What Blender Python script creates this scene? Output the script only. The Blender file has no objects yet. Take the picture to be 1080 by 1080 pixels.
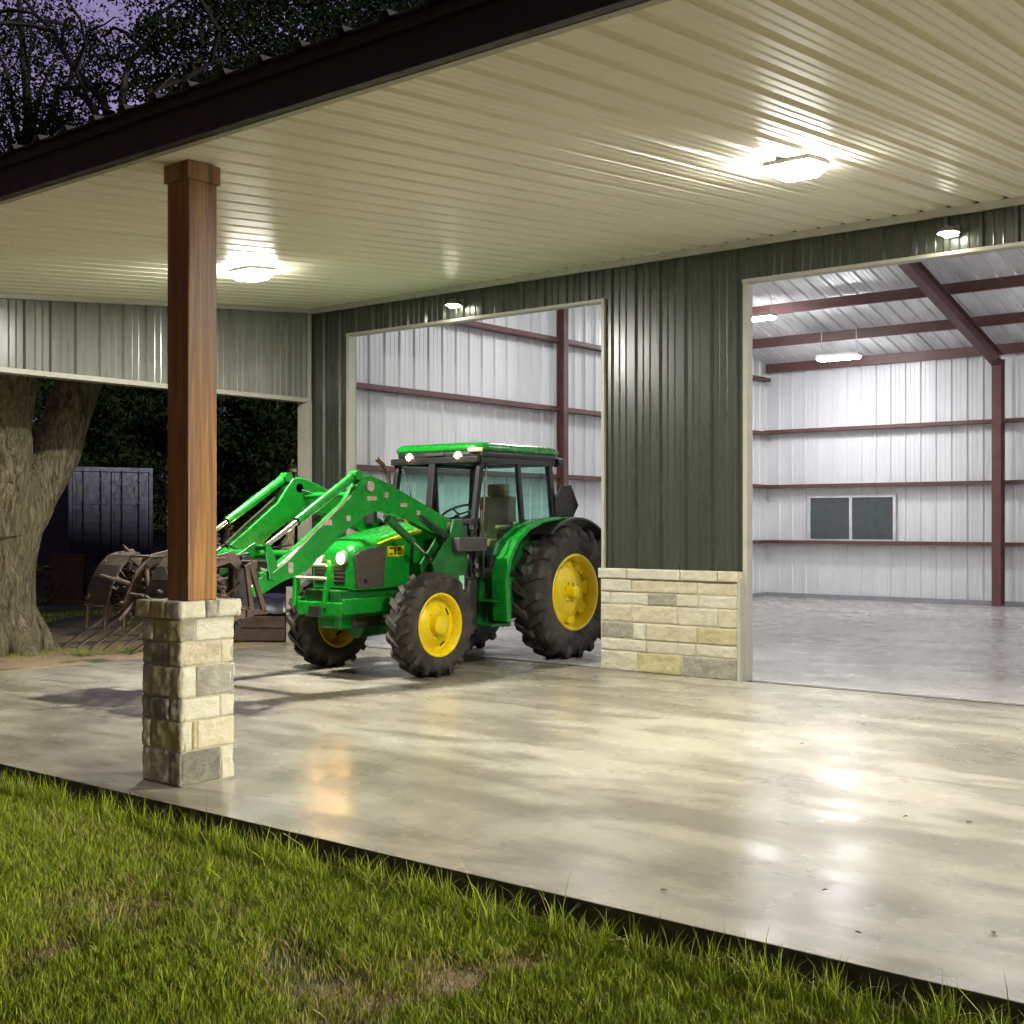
SKYS = 0.5; EXPO = 0.28
import bpy, math, random
import numpy as np
from mathutils import Vector, Matrix, noise as mnoise
SC = bpy.context.scene
COL = SC.collection
rnd = random.Random(7)
R = math.radians
F = 1310.0; H = 1.6

# ------------------------------------------------------------------ helpers
class MB:
    def __init__(s): s.v = []; s.f = []; s.m = []; s.mi = 0; s.smooth = []
    def add(s, vs, fs, sm=False):
        o = len(s.v); s.v += [tuple(p) for p in vs]
        for f in fs: s.f.append([o + i for i in f]); s.m.append(s.mi); s.smooth.append(sm)
    def box(s, x0, x1, y0, y1, z0, z1, mat=None):
        x0, x1 = min(x0, x1), max(x0, x1); y0, y1 = min(y0, y1), max(y0, y1); z0, z1 = min(z0, z1), max(z0, z1)
        vs = [(x0,y0,z0),(x1,y0,z0),(x1,y1,z0),(x0,y1,z0),(x0,y0,z1),(x1,y0,z1),(x1,y1,z1),(x0,y1,z1)]
        if mat is not None: vs = [mat @ Vector(p) for p in vs]
        s.add(vs, [(0,3,2,1),(4,5,6,7),(0,1,5,4),(1,2,6,5),(2,3,7,6),(3,0,4,7)])
    def tube(s, pts, rads, n=12, cap=True, sm=True, squash=None):
        pts = [Vector(p) for p in pts]
        if not hasattr(rads, '__len__'): rads = [rads]*len(pts)
        rings = []; prev = None
        for i, p in enumerate(pts):
            d = (pts[min(i+1, len(pts)-1)] - pts[max(i-1, 0)]).normalized()
            if prev is None:
                a = Vector((0,0,1)) if abs(d.z) < .9 else Vector((1,0,0))
                u = d.cross(a).normalized()
            else:
                u = (prev - d*prev.dot(d)).normalized()
            prev = u; w = d.cross(u)
            rings.append([p + (u*math.cos(2*math.pi*k/n) + w*math.sin(2*math.pi*k/n))*rads[i] for k in range(n)])
        vs = [q for r in rings for q in r]; fs = []
        for i in range(len(pts)-1):
            for k in range(n):
                fs.append((i*n+k, i*n+(k+1)%n, (i+1)*n+(k+1)%n, (i+1)*n+k))
        s.add(vs, fs, sm)
        if cap:
            s.add(rings[0], [tuple(range(n-1,-1,-1))]); s.add(rings[-1], [tuple(range(n))])
    def prism(s, poly, x0, x1, axis='x'):
        """polygon in the two other axes, extruded along axis"""
        n = len(poly)
        def P(a, b, c):
            return (c,a,b) if axis == 'x' else (a,c,b) if axis == 'y' else (a,b,c)
        vs = [P(a,b,x0) for a,b in poly] + [P(a,b,x1) for a,b in poly]
        fs = [tuple(range(n-1,-1,-1)), tuple(range(n,2*n))]
        for i in range(n): fs.append((i, (i+1)%n, n+(i+1)%n, n+i))
        s.add(vs, fs)
    def bar(s, p0, p1, w, h, up=(0,0,1)):
        """rectangular bar from p0 to p1: w across, h along 'up'"""
        p0 = Vector(p0); p1 = Vector(p1); d = (p1-p0).normalized(); up = Vector(up)
        a = d.cross(up).normalized(); b = a.cross(d).normalized()
        vs = []
        for p in (p0, p1):
            for sx, sz in ((-1,-1),(1,-1),(1,1),(-1,1)): vs.append(p + a*sx*w/2 + b*sz*h/2)
        s.add(vs, [(0,1,2,3),(7,6,5,4),(0,4,5,1),(1,5,6,2),(2,6,7,3),(3,7,4,0)])
    def lathe_x(s, prof, n=48, cy=0, cz=0, closed=False, sm=True):
        """profile of (x, r) revolved about the x axis"""
        vs = []
        for x, r in prof:
            for k in range(n):
                a = 2*math.pi*k/n; vs.append((x, cy + r*math.cos(a), cz + r*math.sin(a)))
        m = len(prof); fs = []
        for i in range(m if closed else m-1):
            j = (i+1) % m
            for k in range(n): fs.append((i*n+k, j*n+k, j*n+(k+1)%n, i*n+(k+1)%n))
        s.add(vs, fs, sm)
    def build(s, name, mats, parent=None, bevel=0, seg=2, loc=None, fixn=True):
        me = bpy.data.meshes.new(name)
        me.from_pydata(s.v, [], s.f)
        if not isinstance(mats, (list, tuple)): mats = [mats]
        for m in mats: me.materials.append(m)
        me.polygons.foreach_set('material_index', s.m)
        me.polygons.foreach_set('use_smooth', s.smooth)
        me.validate(); me.update()
        if fixn and len(s.f) < 60000:
            import bmesh
            b = bmesh.new(); b.from_mesh(me); bmesh.ops.recalc_face_normals(b, faces=b.faces); b.to_mesh(me); b.free()
        o = bpy.data.objects.new(name, me); COL.objects.link(o)
        if parent: o.parent = parent
        if loc: o.location = loc
        if bevel:
            md = o.modifiers.new('bevel', 'BEVEL'); md.width = bevel; md.segments = seg; md.limit_method = 'ANGLE'; md.angle_limit = R(35)
            md.harden_normals = False
        return o

def np_mesh(name, verts, faces_per, nverts_face, mats, attr=None, matidx=None, smooth=False):
    """verts (N,3) array; faces (M,k) array"""
    me = bpy.data.meshes.new(name)
    nf = len(faces_per); k = nverts_face
    me.vertices.add(len(verts)); me.vertices.foreach_set('co', np.asarray(verts, np.float32).ravel())
    me.loops.add(nf*k); me.loops.foreach_set('vertex_index', np.asarray(faces_per, np.int32).ravel())
    me.polygons.add(nf); me.polygons.foreach_set('loop_start', np.arange(0, nf*k, k, dtype=np.int32))
    me.polygons.foreach_set('loop_total', np.full(nf, k, np.int32))
    if not isinstance(mats, (list, tuple)): mats = [mats]
    for m in mats: me.materials.append(m)
    if matidx is not None: me.polygons.foreach_set('material_index', np.asarray(matidx, np.int32))
    if smooth: me.polygons.foreach_set('use_smooth', np.ones(nf, bool))
    me.update(calc_edges=True)
    if attr is not None:
        ca = me.color_attributes.new('tint', 'FLOAT_COLOR', 'POINT')
        ca.data.foreach_set('color', np.asarray(attr, np.float32).ravel())
    o = bpy.data.objects.new(name, me); COL.objects.link(o)
    return o

def tag(o, label=None, cat=None, group=None, kind=None):
    if label: o['label'] = label
    if cat: o['category'] = cat
    if group: o['group'] = group
    if kind: o['kind'] = kind
    return o
def thing(name, label, cat, loc=(0,0,0), rz=0, group=None):
    o = bpy.data.objects.new(name, None); COL.objects.link(o)
    o.location = loc; o.rotation_euler = (0,0,rz); o.empty_display_size = .2
    return tag(o, label, cat, group)
def copy_tree(o, parent=None):
    c = o.copy(); COL.objects.link(c); c.parent = parent
    for ch in [x for x in list(COL.objects) if x.parent == o]: copy_tree(ch, c)
    return c
def cw(X, Y, z):
    """camera-right, depth, height -> world"""
    return (.779*X - .626*Y, .626*X + .779*Y, z)
def cp(px, py, Y):
    return cw((px-540)/F*Y, Y, H + (550-py)/F*Y)

# ------------------------------------------------------------------ materials
def nmat(name):
    m = bpy.data.materials.new(name); m.use_nodes = True
    nt = m.node_tree; b = nt.nodes['Principled BSDF']
    return m, nt, b
def node(nt, t, **kw):
    n = nt.nodes.new(t)
    for k, v in kw.items():
        if k in n.inputs: n.inputs[k].default_value = v
        else: setattr(n, k, v)
    return n
def coords(nt, scale=(1,1,1), rot=(0,0,0)):
    tc = node(nt, 'ShaderNodeTexCoord'); mp = node(nt, 'ShaderNodeMapping')
    mp.inputs['Scale'].default_value = scale; mp.inputs['Rotation'].default_value = rot
    nt.links.new(tc.outputs['Object'], mp.inputs['Vector'])
    return mp.outputs['Vector']
def noise(nt, vec, scale, detail=4, rough=.55, dist=0):
    n = node(nt, 'ShaderNodeTexNoise'); n.inputs['Scale'].default_value = scale
    n.inputs['Detail'].default_value = detail; n.inputs['Roughness'].default_value = rough; n.inputs['Distortion'].default_value = dist
    nt.links.new(vec, n.inputs['Vector']); return n.outputs['Fac']
def ramp(nt, fac, stops):
    r = node(nt, 'ShaderNodeValToRGB'); e = r.color_ramp.elements
    while len(e) < len(stops): e.new(.5)
    for i, (p, c) in enumerate(stops):
        e[i].position = p; e[i].color = (c, c, c, 1) if not hasattr(c, '__len__') else (*c, 1)
    nt.links.new(fac, r.inputs['Fac']); return r.outputs['Color']
def mixc(nt, fac, a, b, mode='MIX'):
    m = node(nt, 'ShaderNodeMix', data_type='RGBA', blend_type=mode)
    for i, v in ((0, fac), (6, a), (7, b)):
        if hasattr(v, 'links'): nt.links.new(v, m.inputs[i])
        else: m.inputs[i].default_value = v if i == 0 else (*v, 1)
    return m.outputs[2]
def bump(nt, b, h, strength, dist=.01, prev=None):
    n = node(nt, 'ShaderNodeBump'); n.inputs['Strength'].default_value = strength; n.inputs['Distance'].default_value = dist
    nt.links.new(h, n.inputs['Height'])
    if prev is not None: nt.links.new(prev, n.inputs['Normal'])
    if b is not None: nt.links.new(n.outputs['Normal'], b.inputs['Normal'])
    return n.outputs['Normal']
def simple(name, col, rough=.5, metal=0, coat=0, var=.12, nscale=6, bmp=0, bscale=40, stretch=(1,1,1), spec=None):
    m, nt, b = nmat(name); v = coords(nt, stretch)
    n = noise(nt, v, nscale, 5, .6)
    dark = tuple(c*(1-var*1.6) for c in col); lite = tuple(min(1, c*(1+var)) for c in col)
    nt.links.new(ramp(nt, n, [(.3, dark), (.7, lite)]), b.inputs['Base Color'])
    b.inputs['Metallic'].default_value = metal; b.inputs['Coat Weight'].default_value = coat
    if spec is not None: b.inputs['Specular IOR Level'].default_value = spec
    n2 = noise(nt, v, nscale*2.7, 4)
    nt.links.new(ramp(nt, n2, [(.3, max(.02, rough*.8)), (.75, min(1, rough*1.25))]), b.inputs['Roughness'])
    if bmp: bump(nt, b, noise(nt, v, bscale, 3), bmp, .01)
    return m
def emis(name, col, strength):
    m, nt, b = nmat(name)
    b.inputs['Base Color'].default_value = (.8,.8,.8,1)
    b.inputs['Emission Color'].default_value = (*col, 1); b.inputs['Emission Strength'].default_value = strength
    return m

def panel_mat(name, col, rough, axis_scale, metal=0, var=.06, wave=.35, rv=1.0):
    """painted sheet metal: faint oil-canning waves, slight soiling"""
    m, nt, b = nmat(name); v = coords(nt, axis_scale)
    n = noise(nt, v, 1.3, 5, .6)
    nt.links.new(ramp(nt, n, [(.3, tuple(c*(1-var*1.5) for c in col)), (.7, tuple(min(1, c*(1+var)) for c in col))]), b.inputs['Base Color'])
    n2 = noise(nt, v, 3.1, 4, .5)
    nt.links.new(ramp(nt, n2, [(.3, rough*(1-.15*rv)), (.75, rough*(1+.25*rv))]), b.inputs['Roughness'])
    b.inputs['Metallic'].default_value = metal
    if name == 'tan_ceiling_liner': b.inputs['Specular IOR Level'].default_value = .22
    n3 = noise(nt, v, 1.6, 1, .3)
    bump(nt, b, n3, wave, .02)
    return m
M = {}
M['siding'] = panel_mat('charcoal_green_siding', (.041,.047,.036), .28, (2.2,2.2,.2), wave=.12, var=.03)
M['gable'] = panel_mat('grey_gable_siding', (.17,.175,.15), .27, (2.2,2.2,.3), wave=.4)
M['ceiling'] = panel_mat('tan_ceiling_liner', (.90,.87,.71), .34, (1.6,.10,1), wave=.10, var=.03, rv=.5)
M['liner'] = panel_mat('white_wall_liner', (.72,.73,.745), .36, (2,2,.3), wave=.3)
M['roofmetal'] = panel_mat('galvalume_roof_underside', (.80,.82,.84), .38, (2,.4,1), metal=.2, var=.2, wave=.6)
M['trim'] = simple('beige_trim', (.36,.35,.29), .38, var=.06)
M['darktrim'] = simple('dark_seam', (.05,.05,.045), .6)
M['fascia'] = simple('dark_brown_fascia', (.014,.0095,.0085), .5, var=.12, nscale=3)
M['primer'] = simple('red_oxide_steel', (.115,.048,.045), .5, var=.14, nscale=5)
M['hvac'] = simple('white_plastic', (.7,.7,.7), .4)
M['blackrubber'] = simple('tyre_rubber', (.042,.036,.029), .75, var=.65, nscale=7, bmp=.25, bscale=60)
M['green'] = simple('tractor_green_paint', (.005,.225,.018), .27, coat=.25, var=.13, nscale=5)
M['greendull'] = simple('dusty_green_paint', (.006,.125,.018), .42, var=.35, nscale=7)
M['yellow'] = simple('tractor_yellow_paint', (.80,.60,.004), .30, coat=.2, var=.09, nscale=6)
M['black'] = simple('black_plastic', (.016,.016,.016), .42, var=.2)
M['blackmetal'] = simple('dirty_black_iron', (.024,.022,.02), .5, var=.4, nscale=12)
M['greybox'] = simple('worn_grey_brown_steel', (.055,.047,.044), .45, var=.2)
M['chrome'] = simple('chrome_rod', (.75,.75,.73), .14, metal=1, var=.03)
M['pale'] = simple('pale_worn_steel', (.5,.5,.38), .4, var=.15)
M['grillebrown'] = simple('brown_mesh_grille', (.075,.055,.042), .55, var=.25, nscale=30, bmp=.5, bscale=160)
M['seat'] = simple('tan_seat_vinyl', (.30,.21,.11), .65, var=.15)
M['olivesteel'] = simple('olive_worn_steel', (.06,.05,.032), .55, var=.4)
M['rust'] = simple('rusty_brown_steel', (.075,.045,.03), .7, var=.45, nscale=9, bmp=.3, bscale=35)
M['rustlite'] = simple('scraped_pinkish_steel', (.115,.08,.06), .5, var=.35, nscale=11)
M['debris'] = simple('dry_brush_wood', (.085,.058,.042), .9, var=.5, nscale=14, bmp=.5, bscale=40)
M['amber'] = emis('amber_marker', (1,.35,.03), .5)
M['decalwhite'] = simple('worn_white_sticker', (.42,.34,.28), .5, var=.3, nscale=30)
M['headlamp'] = emis('warm_headlamp', (1,.50,.17), 420)
M['worklamp'] = emis('warm_work_lamp', (1,.50,.20), 320)
M['lampring'] = emis('halo_glow_ring', (1,.42,.12), 1.4)  # emission put in as the orange halo around the tractor bulbs
M['lensglass'] = simple('lamp_bezel', (.55,.5,.45), .2, metal=.6)
M['contblue'] = simple('faded_blue_container', (.025,.028,.09), .55, var=.22, nscale=2.5)
M['contgrey'] = simple('container_bars', (.008,.008,.03), .5)
M['woodplank'] = simple('weathered_planks', (.085,.052,.034), .8, var=.3, nscale=5, bmp=.4, bscale=30, stretch=(1,1,5))
M['palewood'] = simple('pale_post_wood', (.4,.34,.25), .8, var=.2)
M['tarp'] = simple('dark_blue_tarp', (.022,.023,.04), .4, var=.3)
M['lamphousing'] = simple('lamp_housing', (.55,.53,.47), .4)
M['lampwarm'] = emis('porch_lamp_lens', (1,.97,.90), 2050)
M['lampside'] = emis('porch_lamp_lens_side', (1,.97,.90), 40)
M['lampwall'] = emis('wall_lamp_lens', (1,.95,.80), 60)
M['lampcool'] = emis('shop_lamp_lens', (.98,.985,1), 140)
M['windark'] = simple('dark_window_pane', (.075,.09,.09), .15, var=.1)
M['winframe'] = simple('pale_window_frame', (.62,.63,.66), .4)

def glass_mat(name, col, rough=.02, mix=.25):
    m, nt, b = nmat(name)
    out = nt.nodes['Material Output']
    t = node(nt, 'ShaderNodeBsdfTransparent'); t.inputs['Color'].default_value = (*col, 1)
    g = node(nt, 'ShaderNodeBsdfGlossy'); g.inputs['Roughness'].default_value = rough; g.inputs['Color'].default_value = (.9,.95,.95,1)
    fr = node(nt, 'ShaderNodeFresnel'); fr.inputs['IOR'].default_value = 1.5
    mx = node(nt, 'ShaderNodeMixShader')
    nt.links.new(fr.outputs[0], mx.inputs[0]); nt.links.new(t.outputs[0], mx.inputs[1]); nt.links.new(g.outputs[0], mx.inputs[2])
    nt.links.new(mx.outputs[0], out.inputs['Surface']); return m
M['cabglass'] = glass_mat('tinted_green_glass', (.66,.88,.82))

# wood post
def wood(name, a, b_, rough=.55):
    m, nt, b = nmat(name); v = coords(nt, (14,14,.55))
    n = noise(nt, v, 1.6, 7, .65, .8)
    v2 = coords(nt, (1.2,1.2,.6)); n2 = noise(nt, v2, 2, 3)
    c1 = ramp(nt, n, [(.32, b_), (.5, tuple((x+y)/2 for x, y in zip(a, b_))), (.62, a)])
    c = mixc(nt, ramp(nt, n2, [(.4, 0), (.7, .55)]), c1, tuple(x*.55 for x in a))
    nt.links.new(c, b.inputs['Base Color']); b.inputs['Roughness'].default_value = rough
    bump(nt, b, n, .35, .006); return m
M['cedar'] = wood('stained_cedar', (.34,.165,.045), (.09,.034,.010), .42)
M['bark'] = None
def bark():
    m, nt, b = nmat('oak_bark'); v = coords(nt, (11,11,2.4))
    n = noise(nt, v, 1.6, 8, .7, 1.2); v2 = coords(nt, (1,1,.6)); n2 = noise(nt, v2, 1.3, 4)
    c = ramp(nt, n, [(.33, (.03,.025,.015)), (.46, (.19,.155,.095)), (.62, (.46,.39,.25))])
    c = mixc(nt, ramp(nt, n2, [(.45, 0), (.65, .6)]), c, (.13,.14,.06))
    nt.links.new(c, b.inputs['Base Color']); b.inputs['Roughness'].default_value = .9
    bump(nt, b, n, 1.0, .11); return m
M['bark'] = bark()

def stone(name, a, b_, c_, sc=9):
    m, nt, b = nmat(name); v = coords(nt, (1,1,1.4))
    n = noise(nt, v, sc, 8, .68, .6); n2 = noise(nt, v, sc*.28, 3)
    c = ramp(nt, n, [(.28, b_), (.5, a), (.72, c_)])
    c = mixc(nt, ramp(nt, n2, [(.5, 0), (.72, .5)]), c, b_)
    nt.links.new(c, b.inputs['Base Color']); b.inputs['Roughness'].default_value = .85
    n3 = noise(nt, v, sc*4, 6, .75)
    bump(nt, b, n3, .9, .014, None); return m
M['st_cream'] = stone('cream_limestone', (.50,.475,.37), (.40,.375,.28), (.59,.57,.47))
M['st_tan'] = stone('tan_limestone', (.47,.425,.30), (.39,.335,.21), (.55,.51,.39))
M['st_light'] = stone('light_limestone', (.48,.445,.335), (.41,.375,.265), (.55,.525,.41))
M['st_grey'] = stone('grey_limestone', (.28,.265,.205), (.17,.16,.12), (.37,.355,.285), 14)
M['st_dark'] = stone('dark_brown_grey_limestone', (.16,.15,.115), (.09,.085,.065), (.24,.225,.18), 14)
M['st_rust'] = stone('rust_flecked_limestone', (.48,.43,.31), (.27,.18,.11), (.57,.53,.42), 16)
M['st_olive'] = stone('olive_limestone', (.42,.38,.20), (.32,.28,.14), (.50,.45,.28))
M['mortar'] = stone('mortar', (.46,.43,.31), (.38,.35,.25), (.53,.50,.38), 30)

def concrete(name, base, dark, lite, r0, r1):
    m, nt, b = nmat(name)
    v = coords(nt, (.55,1.0,1), (0,0,R(25))); vv = coords(nt)
    n1 = noise(nt, v, .75, 6, .58, .5)          # big trowel clouds
    n2 = noise(nt, coords(nt, (.55,1.7,1), (0,0,R(-38))), 1.4, 6, .6, .35)         # long streaks
    n3 = noise(nt, vv, 16, 8, .72)                 # fine mottling
    n4 = noise(nt, vv, 2.1, 4, .5, 0)
    c = ramp(nt, n1, [(.37, dark), (.49, base), (.68, lite)])
    c = mixc(nt, ramp(nt, n2, [(.46, 0), (.60, .9)]), c, dark)
    c = mixc(nt, ramp(nt, n3, [(.22, .6), (.85, 0)]), c, tuple(x*.62 for x in base))
    # specks and small stains
    vo = node(nt, 'ShaderNodeTexVoronoi'); vo.inputs['Scale'].default_value = 2.3; nt.links.new(vv, vo.inputs['Vector'])
    sp = ramp(nt, vo.outputs['Distance'], [(.018, 1), (.045, 0)])
    c = mixc(nt, mixc(nt, 1.0, sp, ramp(nt, n4, [(.52, 0), (.56, .8)]), 'MULTIPLY'), c, (.06,.045,.03))
    nt.links.new(c, b.inputs['Base Color'])
    ra = ramp(nt, n4, [(.3, r0), (.7, r1)])
    rb = ramp(nt, n2, [(.4, 0), (.7, .10)])
    ad = node(nt, 'ShaderNodeMath', operation='ADD'); nt.links.new(ra, ad.inputs[0]); nt.links.new(rb, ad.inputs[1])
    nt.links.new(ad.outputs[0], b.inputs['Roughness'])
    b.inputs['Specular IOR Level'].default_value = .5
    nb = bump(nt, None, n4, .10, .01); nb = bump(nt, None, noise(nt, vv, 5, 3, .5), .05, .004, nb)
    nt.links.new(nb, b.inputs['Normal'])
    return m
M['slab'] = concrete('sealed_porch_concrete', (.405,.375,.29), (.145,.125,.088), (.49,.465,.38), .17, .30)
M['shopfloor'] = concrete('sealed_shop_concrete', (.50,.475,.45), (.36,.34,.33), (.58,.56,.53), .14, .28)
M['slabedge'] = simple('shaded_slab_edge', (.05,.042,.03), .9, var=.4, nscale=8)  # dark colour stands in for the shade on the slab's edge

def ground_mat():
    m, nt, b = nmat('ground_soil'); v = coords(nt)
    n = noise(nt, v, 1.1, 7, .6, .6); n2 = noise(nt, v, 22, 6, .7); n3 = noise(nt, v, .22, 4, .5)
    soil = ramp(nt, n2, [(.3, (.20,.14,.075)), (.6, (.42,.31,.18)), (.75, (.52,.41,.26))])
    green = ramp(nt, n2, [(.3, (.012,.026,.006)), (.7, (.05,.085,.018))])
    far = node(nt, 'ShaderNodeSeparateXYZ'); nt.links.new(v, far.inputs[0])
    c = mixc(nt, ramp(nt, n, [(.50, 0), (.58, .9)]), soil, green)
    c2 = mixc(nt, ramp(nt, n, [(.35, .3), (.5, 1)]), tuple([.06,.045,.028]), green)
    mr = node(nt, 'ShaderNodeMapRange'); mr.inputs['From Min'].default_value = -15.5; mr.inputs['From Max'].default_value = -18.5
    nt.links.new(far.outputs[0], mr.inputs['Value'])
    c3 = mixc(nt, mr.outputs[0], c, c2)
    nt.links.new(c3, b.inputs['Base Color']); b.inputs['Roughness'].default_value = .95
    bump(nt, b, n2, .8, .03); return m
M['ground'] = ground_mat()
M['roofdark'] = simple('weathered_roof_sheet', (.07,.07,.068), .4, metal=.3)
M['twig'] = simple('dark_twigs', (.008,.007,.006), .9)
def tint_mat(name, rough=.55, trans=.25, spec=.3):
    m, nt, b = nmat(name)
    a = node(nt, 'ShaderNodeAttribute', attribute_name='tint')
    nt.links.new(a.outputs['Color'], b.inputs['Base Color']); b.inputs['Roughness'].default_value = rough
    b.inputs['Specular IOR Level'].default_value = spec
    return m
M['lampdark'] = simple('grey_lamp_hood', (.16,.16,.15), .4)
M['grass'] = tint_mat('grass_blades', .5)
M['leaf'] = tint_mat('oak_leaves', .8, spec=.06)
# ------------------------------------------------------------------ building
WY = 11.21; BY = 24.2; GX = -12.44; XR = 7.0; PY = 4.35; EAVE = 4.7; MIDY = (WY+BY)/2; PITCH = .245
def zc(y): return 4.42 - .0945*(WY - y)
def zroof(y): return EAVE + PITCH*(BY-y if y > MIDY else y-WY)
shop = thing('shop_building', 'steel farm shop with dark green siding, white lined interior and open lit porch', 'building', (0,0,0))

def rib_profile(a0, a1, pitch, ribw, ribt, depth, minor=True, ph=0.0):
    """list of (a, d): position along the wall and how far the sheet stands out"""
    pts = [(a0, 0)]
    k = math.ceil((a0 - ph)/pitch)
    while ph + k*pitch < a1:
        c = ph + k*pitch
        for da, d in ((-ribw/2, 0), (-ribt/2, depth), (ribt/2, depth), (ribw/2, 0)):
            if a0 < c+da < a1: pts.append((c+da, d))
        if minor:
            for q in (pitch*.36, pitch*.64):
                for da, d in ((-.012, 0), (0, depth*.2), (.012, 0)):
                    if a0 < c+q+da < a1: pts.append((c+q+da, d))
        k += 1
    pts.append((a1, 0)); return pts
def wall_x(mb, x0, x1, y, z0, z1, sgn=-1, ph=0, ztop=None, pitch=.305):
    """ribbed sheet along x, facing sgn*y"""
    pr = rib_profile(x0, x1, pitch, .07, .035, .03, ph=ph)
    n = len(pr); vs = [(a, y+sgn*d, z0) for a, d in pr] + [(a, y+sgn*d, z1 if ztop is None else ztop(a)) for a, d in pr]
    mb.add(vs, [(i, i+1, n+i+1, n+i) for i in range(n-1)])
def wall_y(mb, y0, y1, x, z0, ztop, sgn=1, ph=0, pitch=.305):
    pr = rib_profile(y0, y1, pitch, .07, .035, .03, ph=ph)
    n = len(pr); vs = [(x+sgn*d, a, z0) for a, d in pr] + [(x+sgn*d, a, ztop(a)) for a, d in pr]
    mb.add(vs, [(i, i+1, n+i+1, n+i) for i in range(n-1)])

# openings in the front wall
O1 = (-11.68, -7.72); O2 = (-5.96, -1.84); OZ = 4.0
w = MB()
for x0, x1, z0 in ((GX, O1[0], 0), (O1[0], O1[1], OZ), (O1[1], O2[0], 1.09), (O2[0], O2[1], OZ), (O2[1], XR, 0)):
    wall_x(w, x0, x1, WY, z0, 4.75, -1)
w.build('front_wall', M['siding'], shop, fixn=False)
w = MB(); T = .07                                   # inner liner + the wall's thickness at the openings
for x0, x1, z0 in ((GX, O1[0]-.01, 0), (O1[0]-.01, O1[1]+.01, OZ+.01), (O1[1]+.01, O2[0]-.01, 0), (O2[0]-.01, O2[1]+.01, OZ+.01), (O2[1]+.01, XR, 0)):
    w.box(x0, x1, WY+.035, WY+T, z0, 4.68)
w.build('inner_front_liner', M['liner'], shop)
# trims around the openings
def opening_trim(x0, x1):
    t = MB()
    t.box(x0-.045, x0+.006, WY-.042, WY+T+.005, 0, OZ+.0)
    t.box(x1-.006, x1+.03, WY-.042, WY+T+.005, 0, OZ+.0)
    t.box(x0-.055, x1+.03, WY-.045, WY+T+.008, OZ-.006, OZ+.03)
    return t.build('door_trim', M['trim'], shop, bevel=.004)
opening_trim(*O1); opening_trim(*O2)
# sectional door track corner visible at the head of the doors
for x in (O1[0]-.06, O1[1]+.06, O2[0]-.06, O2[1]+.06):
    t = MB(); t.box(x-.03, x+.03, WY+T+.03, WY+T+.06, .1, OZ+.3); t.build('door_track', M['trim'], shop)
# gable header of the porch, facing the camera (+x) and outside
g = MB(); GB = 3.22
pr_top = lambda a: zc(a)+.03
wall_y(g, PY+.02, WY-.0, GX, GB, pr_top, 1, ph=.12)
g.build('porch_gable_siding', M['gable'], shop, fixn=False)
g = MB()
n = 2; g.add([(GX-.12,PY,GB),(GX-.12,WY,GB),(GX-.12,WY,zc(WY)+.1),(GX-.12,PY,zc(PY)+.1)], [(0,1,2,3)])
g.build('porch_gable_outer_siding', M['siding'], shop, fixn=False)
t = MB()
t.box(GX-.13, GX+.045, PY, WY-.03, GB-.045, GB+.012)
t.box(GX+.0, GX+.05, WY-.085, WY-.035, GB+.012, zc(WY)-.01)         # inside corner trim
t.box(GX-.13, GX+.06, WY-.12, WY-.034, 0, GB-.045)                   # jamb where the opening ends
t.build('gable_trim', M['trim'], shop, bevel=.004)

# stone wainscot
def stone_block(mb, p, u, v, n, du, dv, dn, rough=.010, seed=0):
    """a block with corner p, spanning du along u and dv along v, its split face dn out along n"""
    u, v, n, p = Vector(u), Vector(v), Vector(n), Vector(p)
    def grid(d): k = max(3, int(d/.018)); return [0, .004/d] + [(.012 + (d-.024)*i/k)/d for i in range(k+1)] + [1-.004/d, 1]
    GU, GV = grid(du), grid(dv); nu = len(GU)-1; nv = len(GV)-1
    vs = []
    for j in range(nv+1):
        for i in range(nu+1):
            a, b = GU[i], GV[j]
            e = min(a*du, (1-a)*du, b*dv, (1-b)*dv)
            rd = -min(dn*.4, .018)*math.exp(-e/.003)
            q = p + u*a*du + v*b*dv
            h = (mnoise.noise(q*11 + Vector((seed*7.1, 3.3, 0))) * 1.1 + mnoise.noise(q*30)*.8 + mnoise.noise(q*62)*.45) * rough
            wob_u = mnoise.noise(q*16+Vector((9,seed,0)))*.005 if 0 < i < nu or True else 0
            q2 = q + n*(dn + rd + (h if e > .001 else h*.3)) + u*wob_u*(1 if e < .01 else 0)*.6
            vs.append(q2)
    fs = [(j*(nu+1)+i, j*(nu+1)+i+1, (j+1)*(nu+1)+i+1, (j+1)*(nu+1)+i) for j in range(nv) for i in range(nu)]
    o = len(vs); base = [p, p+u*du, p+u*du+v*dv, p+v*dv]; vs += base
    # sides from the rim down to the base
    bot = [i for i in range(nu+1)]; top = [nv*(nu+1)+i for i in range(nu+1)]
    lef = [j*(nu+1) for j in range(nv+1)]; rig = [j*(nu+1)+nu for j in range(nv+1)]
    fs.append(tuple([o, o+1] + bot[::-1])); fs.append(tuple([o+2, o+3] + top))
    fs.append(tuple([o+3, o] + lef)); fs.append(tuple([o+1, o+2] + rig[::-1]))
    mb.add(vs, fs, True)
SM = ['st_cream','st_tan','st_light','st_grey','st_dark','st_rust','st_olive','mortar']
SMI = {'c':0,'t':1,'l':2,'g':3,'d':4,'r':5,'o':6}
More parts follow.
